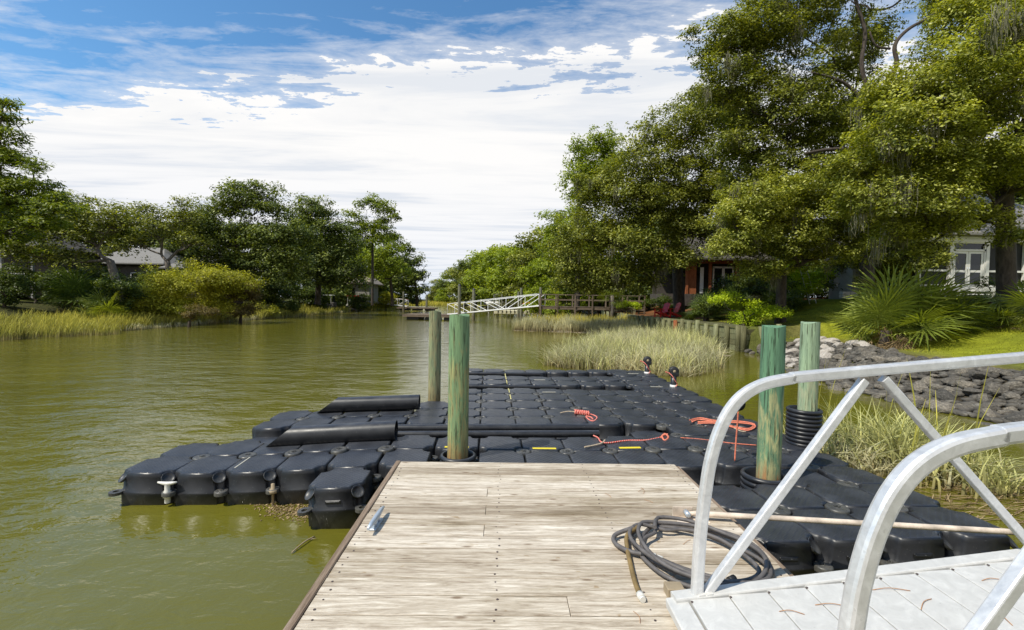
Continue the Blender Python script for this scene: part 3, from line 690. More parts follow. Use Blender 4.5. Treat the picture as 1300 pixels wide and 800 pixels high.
for (px, Y, s, i) in ((60, 55, .95, 3), (20, 48, .85, 3), (-30, 44, .9, 1), (110, 62, .95, 3), (160, 66, .95, 1), (205, 68, .95, 3), (250, 66, 1.0, 1), (300, 68, 1.0, 3), (350, 74, 1.1, 3), (395, 80, 1.0, 3), (430, 86, 1.15, 3), (465, 96, 1.1, 1), (490, 104, 1.1, 3), (512, 110, .95, 3), (-80, 40, .9, 3), (235, 52, .62, 3), (420, 66, .62, 3)):
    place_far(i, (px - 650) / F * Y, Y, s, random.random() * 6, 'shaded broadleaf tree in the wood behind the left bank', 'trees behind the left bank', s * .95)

# shrubs, left bank
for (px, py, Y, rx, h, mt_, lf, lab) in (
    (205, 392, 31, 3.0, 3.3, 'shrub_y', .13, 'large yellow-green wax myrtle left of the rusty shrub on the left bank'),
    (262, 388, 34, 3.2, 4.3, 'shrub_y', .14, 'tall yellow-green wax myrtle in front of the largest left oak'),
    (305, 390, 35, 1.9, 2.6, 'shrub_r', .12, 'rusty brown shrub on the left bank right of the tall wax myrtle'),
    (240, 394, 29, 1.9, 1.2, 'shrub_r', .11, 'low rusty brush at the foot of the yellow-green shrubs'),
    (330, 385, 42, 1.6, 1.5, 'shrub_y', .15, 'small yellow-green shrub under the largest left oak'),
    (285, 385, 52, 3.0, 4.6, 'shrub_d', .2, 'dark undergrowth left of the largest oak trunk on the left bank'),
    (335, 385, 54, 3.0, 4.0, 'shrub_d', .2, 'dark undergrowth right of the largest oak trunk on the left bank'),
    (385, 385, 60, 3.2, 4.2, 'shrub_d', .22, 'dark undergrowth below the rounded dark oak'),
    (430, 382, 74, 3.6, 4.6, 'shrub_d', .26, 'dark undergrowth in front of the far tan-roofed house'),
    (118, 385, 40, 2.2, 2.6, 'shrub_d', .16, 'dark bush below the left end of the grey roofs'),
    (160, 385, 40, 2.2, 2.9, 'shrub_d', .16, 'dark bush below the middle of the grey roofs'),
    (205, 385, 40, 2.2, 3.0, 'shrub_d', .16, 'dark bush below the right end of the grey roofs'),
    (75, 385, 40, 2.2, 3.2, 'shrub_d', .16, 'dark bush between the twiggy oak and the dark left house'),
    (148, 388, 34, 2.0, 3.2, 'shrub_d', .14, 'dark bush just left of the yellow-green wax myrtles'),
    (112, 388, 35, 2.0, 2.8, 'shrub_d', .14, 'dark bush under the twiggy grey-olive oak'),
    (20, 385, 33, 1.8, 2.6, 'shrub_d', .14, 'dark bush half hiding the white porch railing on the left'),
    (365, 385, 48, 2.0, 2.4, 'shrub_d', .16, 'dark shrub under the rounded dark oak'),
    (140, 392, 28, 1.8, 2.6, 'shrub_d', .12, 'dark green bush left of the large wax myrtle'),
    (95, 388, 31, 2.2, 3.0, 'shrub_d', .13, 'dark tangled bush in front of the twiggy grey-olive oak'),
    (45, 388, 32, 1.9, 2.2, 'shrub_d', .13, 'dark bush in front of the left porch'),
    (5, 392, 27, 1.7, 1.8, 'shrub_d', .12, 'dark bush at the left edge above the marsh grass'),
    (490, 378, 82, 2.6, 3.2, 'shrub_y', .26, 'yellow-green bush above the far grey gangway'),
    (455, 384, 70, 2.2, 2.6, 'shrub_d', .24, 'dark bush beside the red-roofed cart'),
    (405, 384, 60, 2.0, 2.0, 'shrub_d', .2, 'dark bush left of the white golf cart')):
    b = at(px, py, Y); shrub('shrub', lab, (b.x, Y, max(.3, hz(b.x, Y)) - .05), rx, h, mt_, lf, int(px + Y), dens=.8)
# shrubs, right bank
for (x, Y, rx, h, mt_, lf, lab) in (
    (10.75, 21.2, 1.9, 1.5, 'shrub_b', .09, 'bright lime-green shrub spilling over the timber bulkhead'),
    (12.5, 21.4, 1.2, 1.0, 'shrub_b', .08, 'smaller lime-green shrub just right of the one on the bulkhead'),
    (11.2, 26.5, 1.3, 1.3, 'shrub_d', .1, 'dark green shrub left of the saw palmettos'),
    (14.3, 24.0, 1.1, 1.2, 'shrub_d', .1, 'dark green shrub at the foot of the pale-leaved oak'),
    (15.4, 27.5, 1.8, 2.2, 'shrub_d', .12, 'dark hedge bush behind the pale-leaved oak trunk'),
    (18.2, 28.0, 1.8, 2.4, 'shrub_b', .12, 'sunlit yellow-green bush beside the white ladder'),
    (20.8, 29.0, 1.8, 2.2, 'shrub_d', .12, 'dark bush behind the grey shed'),
    (12.3, 36.0, 2.0, 1.5, 'shrub_d', .14, 'dark shrub in front of the red timber house'),
    (16.5, 33, 3, 2.6, 'shrub_d', .16, 'dark hedge mass in the wood left of the white ladder'),
    (21.0, 33, 3, 2.6, 'shrub_d', .16, 'dark hedge mass in the wood right of the white ladder'),
    (25.5, 34, 3, 2.8, 'shrub_d', .16, 'dark hedge mass in the wood behind the porch house'),
    (12.5, 46, 3, 3.0, 'shrub_d', .2, 'dark hedge mass left of the red timber house'),
    (9.9, 39.5, 1.5, 1.2, 'shrub_b', .12, 'yellow-green bush beyond the red chairs'),
    (21.5, 20.5, 1.1, 1.2, 'shrub_d', .1, 'dark shrub beneath the porch at the right edge'),
    (25.6, 23.0, 1.2, 1.0, 'shrub_d', .1, 'low dark shrub against the porch base')):
    shrub('shrub', lab, (x, Y, hz(x, Y) - .05), rx, h, mt_, lf, int(x * 7 + Y * 3), dens=.85)

# palmettos
def palmetto(x, y, n, rad, lab, seed, hgt=.35, dead=0, cat='palmetto', m='palm'):
    r_ = empty('fan_palm', (x, y, hz(x, y)), lab, cat)
    fan_plant(r_, n, rad, hgt, seed, m=m, droop=1.0)
    if dead:
        fan_plant(r_, dead, rad * .62, hgt * 1.1, seed + 5, m='dead', el=(-.95, -.1), part='dead_fronds', droop=1.5)
    mb = MB(); mb.tube([(0, 0, -.1), (0, 0, hgt)], [.16, .12], 8); mb.build('trunk', M['bark'], r_)
    return r_
palmetto(12.8, 15.6, 26, 1.9, 'sunlit fan palmetto at the front of the lawn with a pale skirt of dead fronds', 51, .6, 22)
palmetto(14.2, 16.6, 30, 2.4, 'middle palmetto of the clump, taller and darker with upright fans', 52, .6)
palmetto(15.6, 16.9, 28, 2.0, 'rightmost palmetto of the clump, in the shade in front of the porch', 53, .4, 8)
palmetto(17.4, 15.2, 34, 1.5, 'dark palmetto at the right edge of the photo below the oak', 54, .3, 6)
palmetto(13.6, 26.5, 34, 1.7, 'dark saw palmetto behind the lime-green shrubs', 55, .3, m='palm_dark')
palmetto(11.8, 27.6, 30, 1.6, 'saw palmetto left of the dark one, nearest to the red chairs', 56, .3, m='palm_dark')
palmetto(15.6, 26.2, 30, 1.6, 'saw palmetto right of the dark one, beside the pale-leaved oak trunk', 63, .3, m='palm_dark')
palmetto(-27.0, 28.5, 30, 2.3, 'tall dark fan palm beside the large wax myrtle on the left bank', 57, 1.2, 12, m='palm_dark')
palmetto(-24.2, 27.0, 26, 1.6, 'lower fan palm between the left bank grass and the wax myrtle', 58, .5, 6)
r_ = empty('cabbage_palm', (8.6, 39.2, 0.2), 'small cabbage palm growing by the end of the boardwalk rail', 'palm')
fan_plant(r_, 22, 1.2, 2.5, 59, droop=1.2, el=(-.5, 1.3)); mb = MB(); mb.tube([(0, 0, 0), (.05, 0, 1.2), (0, 0, 2.5)], [.17, .14, .15], 8); mb.build('trunk', M['bark_grey'], r_)

# ------------------------------------------------------------------ marsh grass (stuff)
def G(name, poly, n, h, w, lean, m, seed, lab, wind=(0, 0), bend=1.0, zmin=-.05):
    P = scatter_poly(poly, n, seed); z = np.maximum(height(P), zmin); o = grass(name, P, z, h, w, lean, m, seed, wind, bend=bend)
    return tag(o, lab, 'marsh grass', kind='stuff')
ISL2G = np.array([(1.0, 14.6), (2.0, 13.5), (3.2, 12.9), (5, 12.7), (6.5, 13.8), (7.4, 16.2), (8.6, 19.0), (9.4, 21.5), (9.2, 26), (7.5, 27), (5, 24), (2.6, 18)])
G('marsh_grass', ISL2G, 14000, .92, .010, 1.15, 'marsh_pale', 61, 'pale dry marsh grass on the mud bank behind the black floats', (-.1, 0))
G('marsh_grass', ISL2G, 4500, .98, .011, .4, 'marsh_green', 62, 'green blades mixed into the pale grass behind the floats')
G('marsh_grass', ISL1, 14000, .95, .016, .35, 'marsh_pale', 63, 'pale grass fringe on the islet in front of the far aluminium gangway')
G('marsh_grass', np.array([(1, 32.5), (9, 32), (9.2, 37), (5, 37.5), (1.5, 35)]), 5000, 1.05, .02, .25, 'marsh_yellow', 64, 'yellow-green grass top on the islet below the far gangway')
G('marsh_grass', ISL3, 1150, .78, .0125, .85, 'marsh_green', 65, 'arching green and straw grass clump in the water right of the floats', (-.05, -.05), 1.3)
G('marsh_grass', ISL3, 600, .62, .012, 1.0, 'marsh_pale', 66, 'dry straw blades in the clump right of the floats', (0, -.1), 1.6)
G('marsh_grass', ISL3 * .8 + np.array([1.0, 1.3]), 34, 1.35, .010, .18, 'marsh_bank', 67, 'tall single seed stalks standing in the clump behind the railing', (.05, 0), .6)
def ribbon(pts, w0, w1):
    a = [(x + w0, y) for x, y in pts]; b = [(x + w1, y) for x, y in pts]; return np.array(a + b[::-1], float)
G('marsh_grass', ribbon([(-21.7, 17), (-21.6, 20), (-20.4, 22.5), (-20.8, 24.0)], -5.5, .3), 5200, .95, .016, .4, 'marsh_bank', 68, 'nearest yellow-green marsh grass at the left edge of the photo', (.12, 0))
G('marsh_grass', ribbon([(-21.9, 24), (-22.2, 30), (-22.8, 37), (-23.2, 41)], -3.0, .3), 12000, .9, .02, .35, 'marsh_bank', 69, 'long belt of yellow-green marsh grass along the left bank', (.12, 0))
G('marsh_grass', ribbon([(-22.8, 40), (-23.0, 43), (-23.4, 52), (-23.8, 60), (-24.6, 68)], -3.2, .6), 9000, .95, .03, .3, 'marsh_bank', 70, 'further marsh grass tongue in front of the dark left oaks', (.1, 0))
G('marsh_grass', ribbon([(-21.9, 22), (-22.2, 30), (-22.8, 37), (-23.1, 43), (-23.4, 52), (-24, 64)], -.6, .5), 7000, .5, .022, .5, 'marsh_pale', 71, 'bleached grass stubble along the left waterline')
G('marsh_grass', np.array([(-64, 124), (-31, 122), (-20, 158), (-14, 166), (-40, 190), (-80, 180)], float), 16000, 1.3, .10, .3, 'marsh_yellow', 72, 'bright yellow marsh across the end of the creek')
G('marsh_grass', np.array([(-28, 78), (-24, 86), (-27, 118), (-34, 118)], float), 3000, 1.1, .06, .3, 'marsh_yellow', 73, 'yellow marsh edge behind the far left dock')
# lawn blades
lawnP = np.array([(12.0, 9.5), (22, 9.5), (26, 24), (12, 27), (11.2, 21.2), (12.8, 17), (12.3, 13.5)], float)
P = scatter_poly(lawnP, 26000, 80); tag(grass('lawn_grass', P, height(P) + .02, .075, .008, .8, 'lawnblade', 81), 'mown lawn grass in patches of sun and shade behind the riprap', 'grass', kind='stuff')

# ------------------------------------------------------------------ rocks
def rock_mesh(seed, sub=2):
    bm = bmesh.new(); bmesh.ops.create_icosphere(bm, subdivisions=sub, radius=1); rr = random.Random(seed)
    planes = [(Vector((rr.gauss(0, 1), rr.gauss(0, 1), rr.gauss(0, 1))).normalized(), rr.uniform(.55, .85)) for _ in range(11)]
    for v in bm.verts:
        for n_, d_ in planes:
            e = v.co.dot(n_) - d_
            if e > 0: v.co -= n_ * e * .92
        v.co += Vector((rr.gauss(0, 1), rr.gauss(0, 1), rr.gauss(0, 1))) * .012
    me = bpy.data.meshes.new('riprap_rock'); bm.to_mesh(me); bm.free(); return me
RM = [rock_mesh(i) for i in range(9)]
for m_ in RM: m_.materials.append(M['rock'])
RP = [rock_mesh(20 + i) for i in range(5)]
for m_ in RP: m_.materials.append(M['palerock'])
def put_rocks(n, xr, yr, cond, size, meshes, label, group, seed, name='riprap_rock', lift=.3):
    rr = random.Random(seed); k = 0; tr = 0; placed = []
    while k < n and tr < n * 60:
        tr += 1; x = rr.uniform(*xr); y = rr.uniform(*yr)
        if not cond(x, y): continue
        s = rr.uniform(*size)
        if any((x - a) ** 2 + (y - b) ** 2 < ((s + c_) * .66) ** 2 for a, b, c_ in placed): continue
        placed.append((x, y, s))
        o = bpy.data.objects.new(name, meshes[k % len(meshes)]); C.objects.link(o)
        o.location = (x, y, hz(x, y) + s * lift); o.scale = (s, s * rr.uniform(.7, 1), s * rr.uniform(.45, .75)); o.rotation_euler = (rr.uniform(-.4, .4), rr.uniform(-.4, .4), rr.random() * 6)
        tag(o, label, 'rock', group); k += 1
    return placed
def shore_d(x, y):
    P_ = np.array([[x, y]]); d, _ = segdist(P_, WP); return (-d[0] if inside(P_, WP)[0] else d[0])
put_rocks(200, (7.9, 13.2), (7.0, 15.6), lambda x, y: -.5 < shore_d(x, y) < 2.25, (.10, .25), RM, 'angular grey riprap rock with shade in its colour on the slope below the lawn', 'riprap rocks on the right bank', 5)
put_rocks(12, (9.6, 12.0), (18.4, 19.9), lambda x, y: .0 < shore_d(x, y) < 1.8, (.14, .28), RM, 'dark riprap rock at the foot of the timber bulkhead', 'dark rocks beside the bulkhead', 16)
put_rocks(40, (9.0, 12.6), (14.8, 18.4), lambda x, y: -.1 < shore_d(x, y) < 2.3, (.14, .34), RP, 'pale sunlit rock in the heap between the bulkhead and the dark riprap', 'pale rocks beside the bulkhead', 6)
put_rocks(18, (-29.5, -23.0), (31, 45), lambda x, y: 1.0 < shore_d(x, y) < 4.8, (.25, .5), RP, 'pale rock behind the marsh grass on the left bank', 'rocks along the left bank', 8)
put_rocks(22, (-29.5, -22.5), (60, 84), lambda x, y: -.3 < shore_d(x, y) < 3.0, (.4, .8), RM, 'dark rock below the far grey gangway', 'rocks below the far gangway', 9)
# small stones between the big ones
rs = np.random.default_rng(3); VS = []; P = np.column_stack([rs.uniform(7.9, 13.4, 9000), rs.uniform(6.5, 18.4, 9000)])
dd, _ = segdist(P, WP); P = P[(~inside(P, WP)) & (dd < 2.3) & (P[:, 0] > 7)][:3000]
base = np.array([v.co[:] for v in rock_mesh(40, 1).vertices]); bf = np.array([list(f.vertices) for f in rock_mesh(40, 1).polygons]); n = len(P)
s = rs.uniform(.05, .16, n); th = rs.random(n) * 6; ct, st_ = np.cos(th), np.sin(th)
B = base[None] * s[:, None, None] * np.array([1, .8, .6]); X = B[:, :, 0] * ct[:, None] - B[:, :, 1] * st_[:, None]; Yy = B[:, :, 0] * st_[:, None] + B[:, :, 1] * ct[:, None]
V = np.stack([X + P[:, :1], Yy + P[:, 1:], B[:, :, 2] + (height(P) + .03)[:, None]], 2).reshape(-1, 3); FF = (bf[None] + (np.arange(n) * len(base))[:, None, None]).reshape(-1, 3)
tag(link('small_stones', quads_mesh('small_stones', V, faces=FF), M['rock']), 'small grey stones filling the gaps of the riprap', 'stones', kind='stuff')

# ------------------------------------------------------------------ bulkhead (timber retaining wall)
bw = empty('timber_bulkhead', (10.15, 19.9, 0), 'greenish timber bulkhead of upright posts and boards below the lime-green shrub', 'retaining wall')
def bl(p): return Vector((p[0] - 10.15, p[1] - 19.9, p[2]))
line = [(10.15, 19.9), (9.75, 24.5), (9.3, 29.4), (8.9, 34), (9.5, 40), (9.5, 48)]
mbs = MB(); posts = []
for a, b in zip(line[:-1], line[1:]):
    A, Bv = Vector((*a, 0)), Vector((*b, 0)); ln = (Bv - A).length
    for z in (.12, .37, .62, .87): mbs.bar(bl(A + Vector((0, 0, z))), bl(Bv + Vector((0, 0, z))), .06, .235, tint=random.random())
    mbs.bar(bl(A + Vector((-.04, 0, 1.10))), bl(Bv + Vector((-.04, 0, 1.10))), .09, .14, tint=random.random())
    for k in range(int(ln / .78)):
        posts.append(A.lerp(Bv, (k + .3) / int(ln / .78)))
A, Bv = Vector((10.15, 19.9, 0)), Vector((12.2, 20.3, 0))
for z in (.12, .37, .62, .87): mbs.bar(bl(A + Vector((0, 0, z))), bl(Bv + Vector((0, 0, z))), .06, .235, tint=random.random())
for k in range(3): posts.append(A.lerp(Bv, .04 + .42 * k) + Vector((0, -.0, 0)))
mbs.build('boards', M['postwood'], bw)
for q in posts:
    mb = MB(); hh = random.uniform(1.08, 1.24); mb.tube([(0, 0, -.4), (0, 0, hh * .5), (random.uniform(-.02, .02), 0, hh)], [.125, .12, .115], 10, tint=random.random())
    o = mb.build('post', M['postwood'] if abs(q.y - 26.6) > .5 else M['redwood'], bw); o.location = bl((q.x - .13, q.y - .12, 0))

# ------------------------------------------------------------------ boardwalk + far gangway + docks
pier = empty('boardwalk', (2.4, 41, 0), 'brown timber boardwalk with post-and-rail sides ending at the far aluminium gangway', 'boardwalk')
mb = MB(); x = 0.
while x < 9.3: mb.box((x + .07, 0, 1.62), (.13, 1.7, .04), tint=random.random()); x += .145
mb.build('decking', M['pierwood'], pier)
mb = MB(); mb.box((4.65, -.8, 1.48), (9.3, .06, .22), tint=.4); mb.box((4.65, .8, 1.48), (9.3, .06, .22), tint=.6); mb.build('frame', M['pierwood'], pier)
for sy in (-.88, .88):
    mb = MB(); mb.box((4.65, sy, 2.68), (9.4, .14, .04), tint=.8); mb.box((4.65, sy + .0, 2.22), (9.3, .04, .12), tint=.4); mb.build('railing', M['pierwood'], pier)
    for k in range(7): mb = MB(); mb.box((0, 0, 0), (.11, .11, 3.2), tint=random.random()); o = mb.build('post', M['pierwood'], pier); o.location = (.08 + k * 1.53, sy, 1.1)

def truss_side(A, B, z0, y, hh, n=5, t=.055):
    """one gangway side: rails, posts, alternating diagonals, rounded lower end"""
    mb = MB(); A, B = Vector(A), Vector(B); off = Vector((0, 0, 0)); up = Vector((0, 0, hh)); d = B - A; nr = d.normalized()
    mb.bar(A, B, t, t * 2.2)
    top = [A + up * .1, A + up * .85 + d * .004, A + up * .97 + d * .02, A + up + d * .045, B + up - d * .02, B + up * .94, B + up * .1]
    mb.tube(top, t * .55, 6)
    for k in range(1, n): q = A + d * (k / n); mb.bar(q, q + up, t * .8)
    for k in range(n):
        a, b = A + d * (k / n), A + d * ((k + 1) / n)
        if k < n / 2: mb.bar(a + up, b, t * .8)
        else: mb.bar(a, b + up, t * .8)
    return mb
gw = empty('aluminium_gangway', (-6.7, 47, 0), 'distant white aluminium truss gangway sloping from the float up to the boardwalk', 'gangway')
Av, Bv = Vector((.0, 0, .55)), Vector((9.1, -6, 1.66)); sd = Vector((.55, .83, 0)) * 1.15
truss_side(Av, Bv, 0, 0, 1.07, 5, .052).build('side_truss', M['alu_far'], gw); truss_side(Av + sd, Bv + sd, 0, 0, 1.07, 5, .052).build('side_truss', M['alu_far'], gw)
mb = MB(); mb.add([Av + Vector((0, 0, .05)), Bv + Vector((0, 0, .05)), Bv + sd + Vector((0, 0, .05)), Av + sd + Vector((0, 0, .05)), Av, Bv, Bv + sd, Av + sd], [(0, 1, 2, 3), (7, 6, 5, 4), (0, 4, 5, 1), (1, 5, 6, 2), (2, 6, 7, 3), (3, 7, 4, 0)]); mb.build('walkway', M['alu_far'], gw)

def float_dock(name, loc, dims, lab, rz=0, wood='pierwood', cat='dock'):
    r_ = empty(name, loc, lab, cat, rz=rz); w, d, h = dims; mb = MB(); x = -w / 2
    while x < w / 2 - .05: mb.box((x + .07, 0, h), (.13, d, .04), tint=random.random()); x += .145
    mb.build('decking', M[wood], r_)
    mb = MB(); mb.box((0, -d / 2 + .03, h - .12), (w, .05, .19)); mb.box((0, d / 2 - .03, h - .12), (w, .05, .19)); mb.box((-w / 2 + .03, 0, h - .12), (.05, d - .12, .19)); mb.box((w / 2 - .03, 0, h - .12), (.05, d - .12, .19)); mb.build('frame', M[wood], r_)
    for k in (-1, 0, 1): mb = MB(); mb.cbox((k * w * .33, 0, h - .38), (w * .22, d * .8, .32), .04); mb.build('pontoon', M['black'], r_)
    return r_
float_dock('floating_dock', (-8.0, 46.6, 0), (5.6, 3.6, .52), 'weathered floating dock at the foot of the distant aluminium gangway')
float_dock('floating_dock', (-16.6, 80, 0), (6.6, 3.0, .6), 'far grey floating dock below the wooded point of the left bank')
gw2 = empty('timber_gangway', (-27.6, 82, 0), 'far gangway with white cross-braced sides leading to the left dock', 'gangway')
Av, Bv = Vector((1.8, 0, 1.35)), Vector((8.8, -.5, .75)); sd = Vector((0, 1.2, 0))
for o_ in (Vector(), sd): truss_side(Bv + o_, Av + o_, 0, 0, 1.15, 4, .09).build('side_truss', M['alu_far'], gw2)
mb = MB(); mb.bar(Av + sd / 2, Bv + sd / 2, 1.2, .08); mb.build('walkway', M['pierwood'], gw2)
mb = MB(); mb.box((5.3, -.1, 2.25), (7.4, .12, .06), Matrix.Rotation(.085, 3, 'Y')); mb.build('handrail', M['redwood'], gw2)
mb = MB(); mb.bar((-2.8, 0, 2.9), (1.4, 0, 1.0), .09); mb.bar((-2.8, 0, 1.9), (1.4, 0, .5), .09); mb.bar((-2.8, 0, .6), (-2.8, 0, 3.0), .1); mb.build('stair_rail', M['alu_far'], gw2)

def pile(x, y, top, r, m, lab, group=None, cap=None, name='mooring_piling', lean=0, n=28, square=False):
    r_ = empty(name, (x, y, 0), lab, 'piling', group)
    rr = random.Random(int(x * 100)); mb = MB(); prof = []
    zs = np.linspace(-1.0, top, 14)
    vs = []; nn = n
    for z in zs:
        for j in range(nn):
            t = 2 * PI * j / nn; q = r * (1 + .025 * math.sin(3 * t + x) + .012 * math.sin(7 * t + 2 * z + x)) * (1 - .02 * (z / top))
            if z == zs[-1]: q *= .975
            if square: q /= max(abs(math.cos(t)), abs(math.sin(t))) ** .13
            vs.append((q * math.cos(t) + lean * z, q * math.sin(t), z + (.012 * math.sin(t * 2 + x) if z == zs[-1] else 0)))
    fs = [(i * nn + j, i * nn + (j + 1) % nn, (i + 1) * nn + (j + 1) % nn, (i + 1) * nn + j) for i in range(13) for j in range(nn)]
    mb.add(vs, fs, .5, True); mb.add(vs[-nn:], [tuple(range(nn))], .5, False)
    mb.build('shaft', M[m], r_)
    if cap: mb = MB(); mb.lathe((lean * top, 0, top), [(r * 1.06, -.06), (r * 1.06, .01), (.001, .14)], 14); mb.build('cap', M['darkcap'], r_)
    return r_
pile(-5.25, 45.2, 3.5, .16, 'pile_far', 'capped far piling in front of the distant gangway foot', cap=True, n=12)
pile(-4.1, 48.5, 3.2, .17, 'pile_far', 'capped far piling just behind the distant gangway, right of the first', cap=True, n=12)
pile(-18.6, 78.0, 3.3, .19, 'pile_far', 'far yellowish piling at the near corner of the left dock', n=10)
pile(-15.4, 82.0, 2.9, .19, 'pile_far', 'far yellowish piling at the outer end of the left dock', n=10)
for (px, Y, tp, lab) in ((627, 66, 2.9, 'thin far piling beside the moored boats, leftmost of its row'), (637, 68, 3.0, 'thin far piling right of the leftmost one by the boats'), (658, 56, 3.2, 'far piling behind the middle of the truss gangway'), (661.5, 50, 3.5, 'stout far piling behind the upper end of the truss gangway'), (686, 47, 3.5, 'far piling just behind the start of the boardwalk'), (600, 75, 2.0, 'short far piling seen between the two capped pilings')):
    pile((px - 650) / F * Y, Y, tp, .15 if 'thin' not in lab else .1, 'pile_far', lab, n=10)

# beige drive-on float
bd = empty('drive_on_float', (.5, 58, .0), 'beige drive-on watercraft float behind the pale grass islet', 'dock')
mb = MB()
for k in range(11):
    mb.cbox((-2.5 + k * .52, 0, .62), (.5, 1.6, .55), .07)
mb.build('hull', M['beige'], bd)
mb = MB()
for k in range(10): mb.box((-2.24 + k * .52, -.82, .70), (.10, .05, .22))
mb.build('slots', M['black'], bd)
# boats on the far side
def boat(x, y, L_, lab, hull, top, rz=0):
    r_ = empty('motor_boat', (x, y, 1.0), lab, 'boat', rz=rz); mb = MB(); secs = []
    for k in range(9):
        t = k / 8; w = 1.0 * (1 - max(0, t - .45) ** 2 * 3.0); zz = .15 + .25 * max(0, t - .5); X = -L_ / 2 + t * L_
        w = max(w, .05); secs.append([(X, -w, .85 + .15 * t), (X, -w * .85, .35), (X, 0, zz), (X, w * .85, .35), (X, w, .85 + .15 * t)])
    vs = [q for s_ in secs for q in s_]; fs = [(k * 5 + j, k * 5 + j + 1, k * 5 + j + 6, k * 5 + j + 5) for k in range(8) for j in range(4)]
    fs += [(0, 1, 2, 3, 4)] + [(k * 5, k * 5 + 4, k * 5 + 9, k * 5 + 5) for k in range(8)]
    mb.add(vs, fs, .5, True); mb.build('hull', M[hull], r_)
    mb = MB(); mb.cbox((-.3, 0, 1.15), (L_ * .3, 1.2, .5), .12); mb.build('console', M[top], r_)
    mb = MB(); mb.box((-.3, 0, 2.0), (L_ * .35, 1.5, .06))
    for a in (-1, 1):
        for b in (-.6, .6): mb.bar((-.3 + a * L_ * .14, b, 1.2), (-.3 + a * L_ * .14, b, 2.0), .04)
    mb.build('canopy', M[top], r_)
    mb = MB(); mb.cbox((-L_ / 2 - .2, 0, .75), (.35, .4, .9), .08); mb.build('outboard_motor', M['darkcap'], r_)
    return r_
boat(-1.6, 72, 5.0, 'white motor boat with a canopy on a lift behind the distant gangway', 'white', 'siding')
boat(3.6, 76, 5.5, 'grey-covered boat right of the white one behind the distant gangway', 'siding', 'siding', 2.9)
lf = empty('boat_lift', (.8, 74, 0), 'pale boat lift frame carrying the two far boats', 'boat lift')
mb = MB(); mb.box((0, 0, .95), (9.5, 3.2, .12)); mb.box((0, -1.6, .7), (9.5, .1, .5)); mb.build('platform', M['concrete'], lf)
for a in (-4.5, -1.5, 1.5, 4.5): mb = MB(); mb.tube([(a, -1.5, -.6), (a, -1.5, .9)], .12, 8); mb.build('support', M['concrete'], lf)
ky = empty('kayak', (2.55, 54, 1.0), 'small orange-red kayak lying under the upper end of the distant gangway', 'kayak'); mb = MB()
mb.tube([(-1.3, 0, .75), (-.7, 0, .66), (0, 0, .62), (.7, 0, .66), (1.3, 0, .75)], [.03, .26, .33, .26, .03], 12); mb.build('hull', M['orange'], ky)
mb = MB(); mb.box((0, 0, .42), (.08, .8, .9)); mb.box((0, 0, -.3), (.1, .1, 1.4)); mb.build('stand', M['pierwood'], ky)

# red adirondack chairs
def adirondack():
    r_ = empty('adirondack_chair', (0, 0, 0)); red = M['red']
    def P_(name, f): mb = MB(); f(mb); mb.build(name, red, r_)
    P_('seat', lambda b: [b.box((-.28 + k * .0 + .0, 0, 0), (.001, .001, .001)) for k in ()] or [b.box((.25 - k * .1, 0, .38 - k * .035), (.085, .52, .02)) for k in range(6)])
    def back(b):
        for k in range(7): y = (k - 3) * .085; b.box((-.42, y, .66), (.02, .075, .78 - abs(k - 3) * .05), Matrix.Rotation(-.38, 3, 'Y'))
        b.box((-.44, 0, .55), (.03, .6, .07)); b.box((-.55, 0, .85), (.03, .5, .06))
    P_('backrest', back)
    for s in (-1, 1):
        P_('armrest', lambda b: b.box((-.05, s * .34, .57), (.72, .12, .025)))
        P_('leg', lambda b: b.box((.26, s * .3, .28), (.09, .025, .56)))
        P_('leg', lambda b: b.bar((.3, s * .27, .36), (-.6, s * .27, .03), .025, .1))
    return r_
c1 = adirondack(); c1.location = (10.2, 31.2, hz(10.2, 31.2) + .02); c1.rotation_euler = (0, 0, 3.5); tag(c1, 'left red adirondack chair on the brown mulch behind the bulkhead', 'chair', 'red adirondack chairs')
c2 = copy_tree(c1); c2.location = (11.05, 31.5, hz(11.05, 31.5) + .02); c2.rotation_euler = (0, 0, 3.3); tag(c2, 'right red adirondack chair on the brown mulch behind the bulkhead', 'chair', 'red adirondack chairs')

# ------------------------------------------------------------------ houses
h = empty('house', (24.8, 25, 0), 'house with white-framed screened porch and grey shingle roof at the right edge', 'house')
def part(name, m, f, par): mb = MB(); f(mb); return mb.build(name, M[m], par)
part('porch_floor', 'white', lambda b: b.box((2.2, 1.5, 3.13), (10, 3.4, .18)), h)
part('foundation', 'siding', lambda b: b.box((2.2, 1.6, 2.2), (9.8, 3.1, 1.68)), h)
part('wall', 'siding_d', lambda b: b.box((2.2, 3.6, 4.8), (10, .2, 3.2)), h)
for xx in (-2.7, -.99, .99, 3.1, 5.2, 7.1): part('post', 'white', lambda b: b.box((xx, -.1, 4.45), (.17, .17, 2.46)), h)
part('beam', 'white', lambda b: b.box((2.2, -.1, 5.83), (10, .22, .30)), h)
part('porch_rail', 'white', lambda b: [b.box((c_, -.1, z_), (w_, .08, .10)) for c_, w_ in ((-1.85, 1.5), (2.05, 1.9), (4.15, 1.9), (6.15, 1.7)) for z_ in (4.12, 3.3)], h)
for c_, w_ in ((-1.85, 1.52), (2.05, 1.93), (4.15, 1.93), (6.15, 1.73)): part('screen', 'screen', lambda b: b.box((c_, .02, 4.5), (w_, .02, 2.35)), h)
part('transom', 'glassdark', lambda b: b.box((0, -.04, 5.45), (1.7, .03, .3)), h)
part('door_frame', 'white', lambda b: [b.box((0, -.1, 5.66), (1.8, .1, .1)), b.box((0, -.1, 5.24), (1.8, .1, .1)), b.box((-.86, -.1, 4.4), (.08, .1, 2.2)), b.box((.86, -.1, 4.4), (.08, .1, 2.2))], h)
